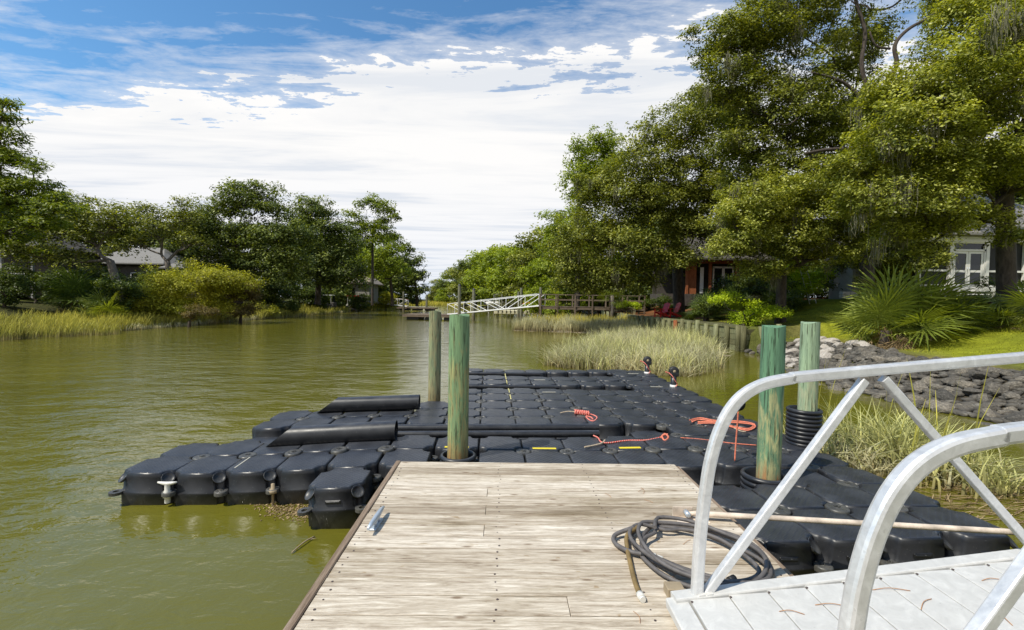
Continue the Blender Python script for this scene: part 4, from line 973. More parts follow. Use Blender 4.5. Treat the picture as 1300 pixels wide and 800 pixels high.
for s in (-1, 1):
    d = part('door', 'white', lambda b: [b.box((s * .41, -.08, z_), (.8, .05, h_)) for z_, h_ in ((5.12, .12), (4.10, .12), (3.30, .16))] + [b.box((s * .41 + e * .345, -.08, 4.2), (.11, .055, 1.9)) for e in (-1, 1)], h)
    part('pane', 'glassdark', lambda b: b.box((s * .41, -.075, 4.2), (.6, .02, 1.9)), d)
    part('handle', 'galv', lambda b: b.tube([(s * .07, -.14, 4.15), (s * .07, -.14, 4.3)], .015, 6), d)
def roof_(b, x0, x1, y0, y1, z0, rise, inset):
    b.add([(x0, y0, z0), (x1, y0, z0), (x1, y1, z0), (x0, y1, z0), (x0 + inset, (y0 + y1) / 2, z0 + rise), (x1 - inset, (y0 + y1) / 2, z0 + rise), (x0, y0, z0 - .12), (x1, y0, z0 - .12), (x1, y1, z0 - .12), (x0, y1, z0 - .12)],
          [(0, 1, 5, 4), (1, 2, 5), (2, 3, 4, 5), (3, 0, 4), (6, 7, 1, 0), (7, 8, 2, 1), (8, 9, 3, 2), (9, 6, 0, 3), (9, 8, 7, 6)])
part('roof', 'shingle', lambda b: roof_(b, -3.3, 8, -.7, 8, 6.12, 3.0, 3.2), h)
part('steps', 'white', lambda b: [b.box((0, -.5 - k * .28, 3.02 - k * .19), (1.9, .28, .05)) for k in range(5)] + [b.box((s * .95, -1.05, 2.5), (.05, 1.3, .25), Matrix.Rotation(.6, 3, 'X')) for s in (-1, 1)], h)

h2 = empty('house', (17.3, 39, 0), 'distant house with rusty red timber posts and white glass doors behind the palmettos', 'house')
zb = 3.0
part('wall', 'siding_d', lambda b: b.box((0, 2.6, 4.3), (9, .2, 3.4)), h2)
part('foundation', 'siding_d', lambda b: b.box((0, 1.3, 2.4), (9.2, 3.4, 1.0)), h2)
part('timber_panel', 'redwood', lambda b: [b.box((-1.75, .6, 4.25), (.75, .1, 2.7)), b.box((-.1, .62, 5.72), (4.2, .16, .26))], h2)
for xx in (-2.2, -.2, 2.1): part('post', 'redwood', lambda b: b.box((xx, .55, 4.3), (.2, .2, 2.9)), h2)
for xx in (.55, 1.45):
    d = part('door', 'white', lambda b: [b.box((xx - .4, .7, 4.1), (.12, .08, 2.4)), b.box((xx + .4, .7, 4.1), (.12, .08, 2.4)), b.box((xx, .7, 5.28), (.9, .08, .14)), b.box((xx, .7, 3.0), (.9, .08, .2))], h2)
    part('pane', 'glassdark', lambda b: b.box((xx, .72, 4.15), (.7, .03, 2.2)), d)
part('curtain', 'white', lambda b: b.box((-.85, .7, 4.1), (.3, .05, 2.3)), h2)
part('roof', 'siding_d', lambda b: roof_(b, -5, 5, -.4, 6, 5.95, 2.2, 2.0), h2)

sh = empty('shed', (21.2, 27.4, 0), 'pale grey windowless shed wall striped with tree shadows, right of the hedge', 'shed')
part('wall', 'siding', lambda b: [b.box((0, .9, 3.75), (1.75, 2.0, 2.5))] + [b.box((-.8 + k * .2, -.115, 3.75), (.02, .03, 2.5)) for k in range(9)], sh)
part('roof', 'shingle', lambda b: roof_(b, -1.1, 1.1, -.4, 2.3, 5.08, .7, .7), sh)
pl = empty('planter_wall', (19.6, 26.0, hz(19.6, 26.0)), 'low white block planter on the lawn in front of the grey shed', 'planter')
part('blocks', 'concrete', lambda b: [b.cbox((-.66 + k * .44, 0, .12 + j * .2), (.43, .3, .19), .012) for k in range(4) for j in range(2)], pl); part('soil', 'bark', lambda b: b.box((0, 0, .41), (1.5, .2, .02)), pl)
ld = empty('ladder', (17.7, 26.8, hz(17.7, 26.8)), 'white ladder leaning in the hedge behind the lawn', 'ladder')
part('rails', 'white', lambda b: [b.bar((x_, 0, 0), (x_ - .5, .5, 2.6), .05) for x_ in (-.2, .2)], ld); part('rungs', 'white', lambda b: [b.bar((-.2 - .5 * t_, .5 * t_, 2.6 * t_), (.2 - .5 * t_, .5 * t_, 2.6 * t_), .035) for t_ in (.1, .22, .34, .46, .58, .7, .82, .94)], ld)

h3 = empty('house', (-36.0, 46, .25), 'low house with two grey hipped roofs between the trees of the left bank', 'house')
part('wall', 'siding_d', lambda b: [b.box((-3.5, 3, 3.2), (7, 5, 3.4)), b.box((4.0, 3, 3.0), (6, 5, 3.0))], h3)
part('roof', 'shingle', lambda b: roof_(b, -7.6, .8, 0, 6.6, 4.95, 1.9, 2.4), h3)
part('roof', 'shingle', lambda b: roof_(b, .6, 8.0, -.4, 6.4, 4.55, 1.5, 2.3), h3)
for xx in (-5, -2.2, 2.6, 5.2): w_ = part('window', 'glassdark', lambda b: b.box((xx, .46, 3.4), (1.2, .06, 1.1)), h3); part('frame', 'white', lambda b: [b.box((xx, .44, z_), (1.36, .08, .08)) for z_ in (2.82, 3.98)] + [b.box((xx + e * .64, .44, 3.4), (.08, .08, 1.2)) for e in (-1, 1)], w_)
h4 = empty('house', (-41.0, 36, 0), 'dark house with a raised porch and white railing at the left edge', 'house')
part('wall', 'siding_d', lambda b: b.box((0, 3, 3.6), (8, 4, 3.6)), h4); part('porch_floor', 'siding', lambda b: b.box((0, .2, 2.5), (8, 1.8, .15)), h4)
part('railing', 'white', lambda b: [b.box((0, -.65, 3.5), (7.6, .06, .08)), b.box((0, -.65, 2.7), (7.6, .06, .06))] + [b.box((-3.7 + k * .21, -.65, 3.1), (.03, .03, .8)) for k in range(36)], h4)
for xx in (-3.8, -1.2, 1.4, 3.8): part('post', 'siding', lambda b: b.box((xx, -.65, 3.6), (.16, .16, 4.0)), h4)
part('roof', 'siding_d', lambda b: roof_(b, -4.6, 4.6, -1.2, 5.6, 5.6, 1.6, 2.5), h4)
h5 = empty('house', (-29.2, 75, 0), 'far house with a tan hipped roof glimpsed under the rounded dark oak', 'house')
part('wall', 'siding', lambda b: b.box((1, 3, 3.0), (9, 5, 3.2)), h5); part('roof', 'shingle_t', lambda b: roof_(b, -4.2, 6.2, 0, 6.4, 4.5, 2.4, 2.6), h5)
part('window', 'glassdark', lambda b: b.box((2.5, .46, 3.2), (1.2, .06, 1.1)), h5)

# golf carts
def cart(x, y, lab, roof, body, rz=0):
    z = max(.5, hz(x, y)); r_ = empty('golf_cart', (x, y, z), lab, 'golf cart', rz=rz)
    part('body', body, lambda b: [b.cbox((0, 0, .45), (2.3, 1.15, .34), .06), b.cbox((.95, 0, .75), (.45, 1.1, .38), .1)], r_)
    part('seat', 'dirtywhite', lambda b: [b.cbox((-.3, 0, .78), (.55, 1.05, .16), .04), b.cbox((-.6, 0, 1.08), (.12, 1.05, .5), .04)], r_)
    part('roof', roof, lambda b: b.cbox((-.1, 0, 1.88), (2.0, 1.25, .09), .04), r_)
    for a in (-1.0, .75):
        for s in (-1, 1): part('roof_post', 'white', lambda b: b.bar((a, s * .52, .6), (a * .92, s * .52, 1.85), .04), r_)
    for a in (-.78, .82):
        for s in (-1, 1):
            w_ = part('wheel', 'black', lambda b: b.lathe((a, s * .52, .23), [(.12, -.08), (.22, -.08), (.23, -.04), (.23, .04), (.22, .08), (.12, .08)], 16, axis=Matrix.Rotation(PI / 2, 3, 'X')), r_)
            part('hub', 'white', lambda b: b.lathe((a, s * .52, .23), [(.001, -.085), (.12, -.07), (.12, .07), (.001, .085)], 12, axis=Matrix.Rotation(PI / 2, 3, 'X')), w_)
    part('windscreen', 'glassdark', lambda b: b.box((.92, 0, 1.35), (.02, 1.0, .8), Matrix.Rotation(-.15, 3, 'Y')), r_)
    return r_
cart(-25.6, 63, 'golf cart with white roof frame parked under the rounded dark oak', 'white', 'siding_d')
cart(-25.0, 72, 'golf cart with red roof parked further along the left bank', 'red', 'dirtywhite', .3)

# ------------------------------------------------------------------ MODULAR FLOAT DOCK
GA = .0535; GO = (-.353, 5.05); TOP = .39
def gp(i, j): c, s = math.cos(GA), math.sin(GA); return (GO[0] + .5 * (c * i - s * j), GO[1] + .5 * (s * i + c * j))
def droop(i, j):
    t = max(0, min(1, (-1.6 - i) / 5.0)); dz = -.06 * t * t * (3 - 2 * t)
    dz += -.012 * math.sin(i * .9 + j * .5) + .008 * math.sin(j * 1.3)
    return dz
FD = empty('modular_float_dock', (GO[0], GO[1], 0), 'large black modular plastic float dock of square blocks in front of the wooden deck', 'dock'); FD.rotation_euler = (0, 0, GA)
cells = {}
for i in range(-7, 8):
    for j in range(-4, 12):
        ok = False
        if j <= -2: ok = i >= 4
        elif j == -1: ok = True
        elif j == 0: ok = True
        elif j == 1: ok = i >= -6
        elif j == 2: ok = i >= -6
        elif j == 3: ok = i >= -6
        elif j == 4: ok = i >= -2
        else: ok = i >= -1
        if (i, j) in ((-1, -1), (5, -2), (3, 1), (-7, 0)): ok = False
        if ok: cells[(i, j)] = 0.
cells[(-7, 0)] = -.02; cells[(-3, -2)] = .0
for k in list(cells):
    i, j = k
    if j == 1 and i < 5: cells[k] = -.10
    if j == 7 and -1 <= i < 6: cells[k] = -.10
    if j == 10 and -1 <= i < 6: cells[k] = -.08
cells[(4, -2)] = -.22; cells[(6, -2)] = -.04; cells[(4, 1)] = -.09
def block_mesh():
    bm = bmesh.new(); H = .40; a = .2455; ck = .064
    def ring(s, k, z, bulge=0):
        o_ = []
        for q in range(4):
            c_, s_ = [(1, 1), (-1, 1), (-1, -1), (1, -1)][q]; a0 = [-PI / 2, 0, PI / 2, PI][q]
            for t in (0, .25, .5, .75, 1):
                an = a0 - t * PI / 2; o_.append((c_ * s + k * math.cos(an), s_ * s + k * math.sin(an)))
        return [bm.verts.new((x, y, z)) for x, y in o_]
    kl, kt = .050, .088
    spec = [(a - .018, kl, .0), (a - .006, kl, .012), (a - .002, kl, .17), (a + .001, kl, .188), (a + .001, kl + .004, .202), (a - .005, kt - .02, .222), (a, kt - .004, H - .050), (a - .002, kt, H - .020), (a - .007, kt + .003, H - .007), (a - .014, kt + .005, H - .0015), (a - .022, kt + .005, H), (a - .12, .05, H + .002)]
    R_ = [ring(*s_) for s_ in spec]; n = len(R_[0])
    for r0, r1 in zip(R_[:-1], R_[1:]):
        for k in range(n): bm.faces.new((r0[k], r0[(k + 1) % n], r1[(k + 1) % n], r1[k]))
    bm.faces.new(R_[-1]); bm.faces.new(list(reversed(R_[0])))
    bmesh.ops.recalc_face_normals(bm, faces=bm.faces)
    for f in bm.faces: f.smooth = True
    me = bpy.data.meshes.new('float_block'); bm.to_mesh(me); bm.free(); me.materials.append(M['float'])
    at_ = me.attributes.new('tint', 'FLOAT', 'FACE'); return me
BM_ = block_mesh()
def conn_mesh():
    mb = MB(); mb.lathe((0, 0, 0), [(.001, .002), (.034, .002), (.037, -.003), (.041, .0), (.074, .0), (.083, -.004), (.088, -.012), (.089, -.05)], 22)
    for t in (0, PI / 2): mb.box((0, 0, .006), (.05, .012, .006), Matrix.Rotation(t, 3, 'Z'))
    o = mb.build('coupling_pin', M['float']); me = o.data; bpy.data.objects.remove(o); return me
CM = conn_mesh()
def tab_mesh():
    mb = MB(); n = 14; vs = []
    for z in (-.014, .014):
        for rr_ in (.058, .026):
            for k in range(n): t = 2 * PI * k / n; vs.append((rr_ * math.cos(t), rr_ * math.sin(t), z))
    fs = []
    for k in range(n):
        q = (k + 1) % n
        fs += [(n * 2 + k, n * 2 + q, n * 3 + q, n * 3 + k), (k, n + k, n + q, q), (k, q, n * 2 + q, n * 2 + k), (n + k, n * 3 + k, n * 3 + q, n + q)]
    mb.add(vs, fs, .5, False); mb.box((-.07, 0, 0), (.08, .07, .026))
    o = mb.build('lug', M['float']); me = o.data; bpy.data.objects.remove(o); return me
TM = tab_mesh()
def dish_mesh():
    mb = MB()
    tilt = Matrix.Rotation(.85, 3, 'Y'); mb.lathe((-.058, 0, .140), [(.001, -.010), (.024, -.008), (.044, -.001), (.056, .009), (.060, .006), (.052, -.016), (.001, -.030)], 20, axis=tilt)
    o = mb.build('corner_dish', M['float']); me = o.data; bpy.data.objects.remove(o); return me
DM_ = dish_mesh()
rr = random.Random(4)
order = sorted(cells, key=lambda c: (Vector((*gp(c[0] + .5, c[1] + .5), 0)) - Vector((0, 0, 0))).length)
near, rest = order[:99], order[99:]
blk = {}
for (i, j) in near:
    o = bpy.data.objects.new('float_block', BM_); C.objects.link(o); o.parent = FD
    o.location = (.5 * (i + .5), .5 * (j + .5), TOP - .40 + cells[(i, j)] + droop(i + .5, j + .5) + rr.uniform(-.005, .005))
    sl = (droop(i + 1, j) - droop(i, j)) / .5; sy_ = (droop(i, j + 1) - droop(i, j)) / .5
    o.rotation_euler = (sy_ + rr.uniform(-.008, .008), -sl + rr.uniform(-.008, .008), 0); blk[(i, j)] = o
# the small far blocks in one part
Vb = np.array([v.co[:] for v in BM_.vertices]); Fb = [list(f.vertices) for f in BM_.polygons]
mb = MB()
for (i, j) in rest:
    oz = TOP - .40 + cells[(i, j)] + droop(i + .5, j + .5) + rr.uniform(-.006, .006); ox, oy = .5 * (i + .5), .5 * (j + .5); a_, b_ = rr.uniform(-.012, .012), rr.uniform(-.012, .012)
    mb.add([(v[0] + ox, v[1] + oy, v[2] + oz + a_ * v[0] + b_ * v[1]) for v in Vb], Fb, .5, True)
o = mb.build('far_blocks', M['float'], FD); tag(o, 'smaller far rows of black float blocks', kind='stuff')
# coupling pins at the nodes, each a sub-part of its block (or of the far rows)
mc = MB(); cv = [v.co.copy() for v in CM.vertices]; cf = [list(f.vertices) for f in CM.polygons]
for i in range(-7, 9):
    for j in range(-4, 13):
        around = [(i - 1, j - 1), (i, j - 1), (i - 1, j), (i, j)]; have = [c for c in around if c in cells]
        if len(have) == 4 and sum(cells[c] < -.05 for c in have) <= 1:
            z = TOP - .004 + droop(i, j)
            c = next((c for c in have if c in blk), None)
            if c:
                o = bpy.data.objects.new('coupling_pin', CM); C.objects.link(o); o.parent = blk[c]
                b0 = blk[c]; o.location = (.5 * i - b0.location.x, .5 * j - b0.location.y, z - b0.location.z); o.rotation_euler = (0, 0, rr.random() * 6)
            else: mc.add([(q.x + .5 * i, q.y + .5 * j, q.z + z) for q in cv], cf, .5, True)
        elif 1 <= len(have) <= 3:
            c = next((c for c in have if c in blk), None)
            if c:
                b0 = blk[c]; dx = i - (c[0] + .5); dy = j - (c[1] + .5)
                o = bpy.data.objects.new('lug', TM); C.objects.link(o); o.parent = b0
                o.location = (dx * .5, dy * .5, .20); o.rotation_euler = (0, 0, math.atan2(dy, dx))
                o = bpy.data.objects.new('corner_dish', DM_); C.objects.link(o); o.parent = b0
                o.location = (dx * .5, dy * .5, .20); o.rotation_euler = (0, 0, math.atan2(dy, dx))
                if len(have) >= 2:
                    o = bpy.data.objects.new('coupling_pin', CM); C.objects.link(o); o.parent = b0; o.location = (dx * .5, dy * .5, .20 + (.10 if len(have) == 3 else .03)); o.scale = (.72, .72, .8)
if mc.v:
    o = mc.build('far_pins', M['float'], FD); tag(o, 'small coupling caps on the far rows', kind='stuff')
# maker's plates on the front blocks, yellow and faded stickers
for (i, j) in ((4, -4), (5, -4), (6, -4), (7, -4), (-3, -2)):
    if (i, j) in blk:
        mb = MB(); mb.cbox((0, -.247, .27), (.14, .01, .035), .004); mb.cbox((0, -.251, .27), (.12, .008, .018), .003); mb.build('embossed_plate', M['pipe'], blk[(i, j)])
for (i, j, x, y, m_, w_, d_) in ((1, 0, 0, -.185, 'yellow', .27, .045), (3, 0, 0, -.185, 'yellow', .25, .045), (-1, 0, 0, -.185, 'yellow', .27, .045), (-5, -1, -.17, .02, 'label', .014, .30)):
    if (i, j) in blk: mb = MB(); mb.box((x, y, .4035), (w_, d_, .003)); mb.build('warning_sticker', M[m_], blk[(i, j)])
mb = MB()
for (px, py) in ((686.6, 483), (699, 500.5), (806, 476.5), (836, 492.5)):
    # faded white stickers on the far rows
    dy = py - 382 - (px - 650) * .0175; Y_ = 1.67 * F / dy; X_ = (px - 650) / F * Y_
    lx, ly = X_ - GO[0], Y_ - GO[1]; c, s = math.cos(GA), math.sin(GA); gx, gy = c * lx + s * ly, -s * lx + c * ly
    ci, cj = math.floor(gx / .5), math.floor(gy / .5); zz = TOP + droop(ci + .5, cj + .5)
    mb.box((gx, gy, zz + .012), (.24, .035, .006))
mb.build('faded_sticker', M['label'], FD)
# yellow cord along the seam
mb = MB(); mb.tube([(.5, 2.5 + k * .25, TOP + droop(1, 5 + k * .5) + (.004 if k % 2 else -.012) + (-.08 if 10 > k > 4 and 5 <= k <= 6 else 0)) for k in range(13)], .011, 6); mb.build('seam_cord', M['cord'], FD)
# white mooring cleat and bolt at the front left
for (i, j, nm) in ((-6, -1, 'white_cleat'), (-4, -1, 'bolt')):
    z = TOP - .40 + .20 + droop(i, j)
    mb = MB()
    if nm == 'white_cleat':
        mb.lathe((0, 0, 0), [(.03, -.10), (.03, -.04), (.045, -.03), (.05, .02), (.03, .05), (.028, .12)], 14); mb.tube([(-.11, 0, .145), (-.06, 0, .135), (0, 0, .125), (.06, 0, .135), (.11, 0, .145)], [.010, .018, .026, .018, .010], 10)
        o = mb.build('white_cleat', M['dirtywhite'], FD)
    else:
        mb.lathe((0, 0, 0), [(.001, .08), (.018, .075), (.018, .03), (.05, .02), (.05, -.01), (.012, -.01), (.012, -.18)], 12); o = mb.build('bolt', M['stick'], FD)
    o.location = (.5 * i, .5 * j - .02, z)
    if nm == 'white_cleat': o.scale = (.82, .82, .82)

def on_float(px, py, dz=0.0):
    dy = py - 382 - (px - 650) * .0175; Y_ = 1.67 * F / dy; return Vector(((px - 650) / F * Y_, Y_, TOP + dz))
def gw_(i, j, z): x, y = gp(i, j); return Vector((x, y, z))
# big half-round bumper pipes and long thin pipes lying on the floats
def pipe(name, a, b, r, lab, wall=.012, cut=.35, group=None):
    a, b = Vector(a), Vector(b); d = (b - a); ln = d.length; az = math.atan2(d.y, d.x)
    r_ = empty(name, a, lab, 'pipe', group, rz=az); slope = d.z / ln; mb = MB(); n = 28; vs = []
    for k, X in enumerate((0, ln)):
        for rad in (r, r - wall):
            for j in range(n):
                t = 2 * PI * j / n; zc = math.cos(t); xx = X
                if k == 0: xx = cut * (zc + 1) * .5            # mitred left end
                vs.append((xx, rad * math.sin(t), rad * zc + slope * xx))
    fs = []
    for j in range(n):
        q = (j + 1) % n
        fs += [(j, q, 2 * n + q, 2 * n + j), (n + q, n + j, 3 * n + j, 3 * n + q), (q, j, n + j, n + q), (2 * n + j, 2 * n + q, 3 * n + q, 3 * n + j)]
    mb.add(vs, fs, .5, True)
    o = mb.build('pipe', M['pipe'], r_); md = o.modifiers.new('edge', 'EDGE_SPLIT'); md.split_angle = .6
    mb = MB(); mb.box((ln * .8, -r * .5, -r * .62), (.10, .012, .02)); 
    return r_
g_a = gw_(-4.95, .62, TOP + .115 - .085); g_b = gw_(-1.95, .66, TOP + .118)
pipe('bumper_pipe', g_a, g_b, .118, 'thick black pipe nearest the wooden deck, mitred at its left end', cut=.32)
pipe('bumper_pipe', gw_(-4.85, 3.62, TOP + .06), gw_(-1.85, 3.66, TOP + .118), .112, 'thick black pipe on the far left blocks, behind the other', cut=.30)
pipe('guide_pipe', gw_(-4.5, 1.72, TOP - .02), gw_(3.15, 1.72, TOP + .01), .052, 'long thin black pipe in the slot, the farther of the pair', cut=.1)
pipe('guide_pipe', gw_(-4.3, 1.28, TOP - .035), gw_(3.05, 1.28, TOP - .01), .046, 'long thin black pipe in the slot, the nearer of the pair', cut=.1)
pipe('guide_pipe', gw_(-.9, 7.5, TOP - .01), gw_(3.0, 7.5, TOP - .01), .04, 'thin black pipe in the middle back slot of the floats', cut=.05)
pipe('guide_pipe', gw_(-.9, 10.5, TOP + .00), gw_(2.6, 10.5, TOP + .00), .04, 'thin black pipe in the rearmost slot of the floats', cut=.05)

# pilings through the floats and their black rings
pile(-.55, 4.78, 1.90, .110, 'pile_a', 'green weathered piling rising through the floats at the far edge of the wooden deck', lean=0)
pile(-1.30, 7.72, 1.86, .105, 'pile_b', 'olive-grey piling behind the floats left of the green one')
pile(2.49, 4.33, 1.86, .103, 'pile_c', 'deep green piling with flat sides standing in a black ring behind the gangway rail', n=32, square=True)
pile(3.58, 5.46, 1.86, .104, 'pile_d', 'pale green piling inside the tall ribbed black sleeve')
def ribbed(x, y, z0, nr_, rin, rt, lab, name='piling_ring'):
    r_ = empty(name, (x, y, z0), lab, 'piling guide'); mb = MB(); prof = []
    for k in range(nr_):
        for q in range(8):
            t = -PI / 2 + PI * q / 7; prof.append((rin + rt * .55 + rt * math.cos(t), rt + k * rt * 2.05 + rt * math.sin(t)))
    top_ = prof[-1][1]; prof += [(rin + rt * .3, top_), (rin, top_ - rt * .4), (rin, 0)]
    mb.lathe((0, 0, 0), prof, 36); mb.build('sleeve', M['pipe'], r_); return r_
ribbed(-.545, 4.78, .32, 2, .155, .026, 'low black ring around the green piling by the deck edge')
ribbed(2.47, 4.36, .22, 4, .17, .026, 'black ribbed ring around the deep green piling')
ribbed(3.56, 5.48, .38, 9, .155, .024, 'tall black ribbed sleeve around the pale green piling')

# roller posts
def roller(x, y, lab):
    z = TOP + droop(7.5, 9); r_ = empty('roller_post', (x, y, z), lab, 'roller', 'roller posts at the back right of the floats'); r_.scale = (.85, .85, .85)
    part('post', 'pipe', lambda b: b.lathe((0, 0, 0), [(.065, 0), (.065, .27), (.001, .27)], 16), r_)
    part('base_collar', 'white', lambda b: b.lathe((0, 0, 0), [(.08, 0), (.08, .05), (.066, .055)], 16), r_)
    part('bracket', 'pipe', lambda b: b.cbox((.01, 0, .30), (.20, .13, .10), .02), r_)
    w_ = part('wheel', 'black', lambda b: b.lathe((0, 0, .37), [(.03, -.05), (.10, -.05), (.115, -.03), (.115, .03), (.10, .05), (.03, .05)], 22, axis=Matrix.Rotation(PI / 2, 3, 'X')), r_)
    part('hub', 'stick', lambda b: b.lathe((0, 0, .37), [(.001, -.056), (.035, -.056), (.035, .056), (.001, .056)], 14, axis=Matrix.Rotation(PI / 2, 3, 'X')), w_)
    part('rope_tie', 'rope', lambda b: [b.tube(catmull([(-.12, -.02, .33), (-.06, -.07, .27), (.02, -.075, .14), (.07, -.05, .08), (.02, -.09, .02)], 5), .011, 6), b.tube(catmull([(-.20, -.02, .36), (-.12, -.02, .33), (-.05, -.02, .36)], 3), .014, 6)], r_)
    return r_
x_, y_ = gp(7.72, 10.9); roller(x_, y_, 'farther black roller post at the back right corner of the floats')
x_, y_ = gp(7.62, 7.6); roller(x_, y_, 'nearer black roller post on the right edge of the floats')
o = empty('rope_roller_wheel', (2.53, 4.78, TOP + .62), 'small black roller wheel on orange cord behind the deep green piling', 'roller_wheel')  # a roller wheel hung on orange cord
part('tyre', 'black', lambda b: b.lathe((-.12, .02, 0), [(.02, -.03), (.07, -.03), (.075, 0), (.07, .03), (.02, .03)], 18, axis=Matrix.Rotation(PI / 2, 3, 'X')), o)
part('cord', 'rope_o', lambda b: b.tube(catmull([(-.12, 0, -.02), (-.125, 0, -.2), (-.135, 0, -.42), (-.15, -.02, -.60)], 4), .008, 6), o)

# ropes
def rope(name, pts, r, m, lab, cat='rope', jitter=0, par=None):
    mb = MB(); mb.tube(catmull(pts, 6), r, 7)
    o = mb.build(name, M[m], par)
    if lab: tag(o, lab, cat)
    return o
F_ = lambda px, py, dz=.014: on_float(px, py, dz)
r_ = empty('rope_hank', F_(740, 528), 'short red rope wound into a hank on the middle of the floats', 'rope'); base_ = r_.location.copy()
def rel(L_): return [q - base_ for q in L_]
mb = MB(); mb.tube(catmull(rel([F_(714, 526.5), F_(724, 526, .03), F_(736, 527, .03)]), 5), .009, 6); mb.build('frayed_end', M['rope_t'], r_)
mb = MB()
for k in range(8):
    a_ = F_(733 + k * 2.4, 526.5 + k * .3, .03) - base_; mb.tube([a_ + Vector((.0, .05 * math.cos(t), .028 * math.sin(t))) for t in np.linspace(0, 2 * PI, 10)], .012, 6)
mb.build('wrapping', M['rope'], r_)
mb = MB(); mb.tube(catmull(rel([F_(750, 529, .03), F_(758, 530), F_(761, 533), F_(757, 537), F_(751, 535.5), F_(747, 531), F_(753, 532), F_(756, 535)]), 6), .010, 6); mb.build('loop', M['rope'], r_)
r_ = empty('long_rope', F_(848, 559.5), 'long red and white rope stretched from the slot to the right-hand piling', 'rope'); base_ = r_.location.copy()
mb = MB(); mb.tube(catmull(rel([F_(757, 556), F_(763, 559), F_(767, 565, .02), F_(777, 565.5), F_(800, 562.5), F_(825, 562), F_(845, 558.5, .02)]), 6), .009, 7); mb.build('rope', M['rope'], r_)
mb = MB(); mb.tube(catmull(rel([F_(850, 558), F_(880, 559.5), F_(905, 562), F_(935, 566), F_(966, 568.5)]), 6), .006, 6); mb.build('thin_rope', M['rope_o'], r_)
mb = MB(); mb.tube(catmull(rel([F_(843, 560, .02), F_(848, 556, .035), F_(853, 560, .03), F_(848, 563, .02), F_(845, 558, .03), F_(852, 557, .04)]), 5), .012, 6); mb.build('knot', M['rope_o'], r_)
mb = MB(); mb.tube(catmull(rel([F_(746, 571), F_(757, 569), F_(768, 566.5, .02), F_(772, 563, .025)]), 5), .010, 6); mb.build('frayed_end', M['rope_t'], r_)
r_ = empty('rope_coil', F_(930, 540), 'loose orange rope looped on the floats beside the deep green piling', 'rope'); base_ = r_.location.copy(); mb = MB(); rr = random.Random(2)
for k in range(4):
    o1, o2 = rr.uniform(-2, 2), rr.uniform(-1.5, 1.5)
    mb.tube(catmull(rel([F_(881 + o1, 537 + o2), F_(893, 534 + o2), F_(915 + o1, 538 + o2, .02), F_(940, 539.5 + o2, .03), F_(962 + o1, 542 + o2, .02), F_(955, 548 + o2), F_(935 + o1, 545 + o2, .02), F_(915, 540.5 + o2, .03), F_(890, 539 + o2)]), 5), .0065, 6)
mb.build('rope', M['rope_o'], r_)
mb = MB(); mb.tube(catmull(rel([F_(936, 546), F_(945, 550), F_(952, 551)]), 4), .008, 5); mb.build('frayed_end', M['rope_t'], r_)

# ------------------------------------------------------------------ WOODEN DECK
DZ = .56; DA = .018
DK = empty('wooden_deck', (.27, 4.18, 0), 'weathered grey-brown plank deck in the foreground', 'deck'); DK.rotation_euler = (0, 0, DA)
W2 = 1.27; mb = MB(); nails = MB(); y = -.002; rr = random.Random(9); k = 0
while y > -5.2:
    w = .1405; c_y = y - w / 2; t = rr.random() ** .8
    if rr.random() < .35 and k > 2:          # butt joint
        xj = rr.choice((-.45, .0, .43))
        for xa, xb in ((-W2, xj - .0015), (xj + .0015, W2)): mb.cbox(((xa + xb) / 2, c_y, DZ - .019 + rr.uniform(-.0015, .0015)), (xb - xa, w, .038), .0022, tint=min(1, max(0, t + rr.uniform(-.15, .15))))
    else: mb.cbox((rr.uniform(-.002, .002), c_y, DZ - .019 + rr.uniform(-.0015, .0015)), (2 * W2, w, .038), .0022, tint=t)
    for xn in (-1.22, -.36, .40, 1.22):
        for yo in (-.035, .038):
            r_n = rr.uniform(.0045, .007); nails.lathe((xn + rr.uniform(-.012, .012), c_y + yo + rr.uniform(-.006, .006), DZ + .0005), [(.0001, .0012), (r_n, .0008), (r_n, -.004)], 7)
    y -= w + .0045 + rr.uniform(0, .003); k += 1
n0 = len(mb.f); mb.add(nails.v, nails.f, .5); pk = mb.build('planks', [M['deckwood'], M['nail']], DK)
pk.data.polygons.foreach_set('material_index', np.array([0] * n0 + [1] * (len(mb.f) - n0), dtype=np.int32))
mb = MB(); mb.cbox((-W2 - .023, -2.6, DZ - .065), (.042, 5.2, .15), .005, tint=.3); mb.cbox((W2 + .023, -2.6, DZ - .085), (.042, 5.2, .14), .005, tint=.4); mb.build('rim_board', M['rimwood'], DK)
mb = MB(); mb.cbox((0, .022, DZ - .125), (2 * W2 + .08, .04, .17), .005, tint=.4); mb.build('front_board', M['rimwood'], DK)
for xx in (-.8, 0, .8): mb = MB(); mb.cbox((xx, -2.6, .18), (.55, 4.9, .42), .05); mb.build('flotation', M['black'], DK)

# deck cleat
cl = empty('dock_cleat', (-.875, 2.97, DZ), 'galvanised two-horned cleat on the left edge of the wooden deck', 'cleat', rz=PI / 2 - .03)
part('horns', 'galv', lambda b: b.tube([(-.155, 0, .050), (-.10, 0, .056), (-.04, 0, .052), (.04, 0, .052), (.10, 0, .056), (.155, 0, .050)], [.009, .015, .019, .019, .015, .009], 10), cl)
part('base', 'galv', lambda b: [b.cbox((0, 0, .006), (.16, .05, .012), .004), b.tube([(-.035, 0, .01), (-.03, 0, .045)], .014, 8), b.tube([(.035, 0, .01), (.03, 0, .045)], .014, 8)], cl)

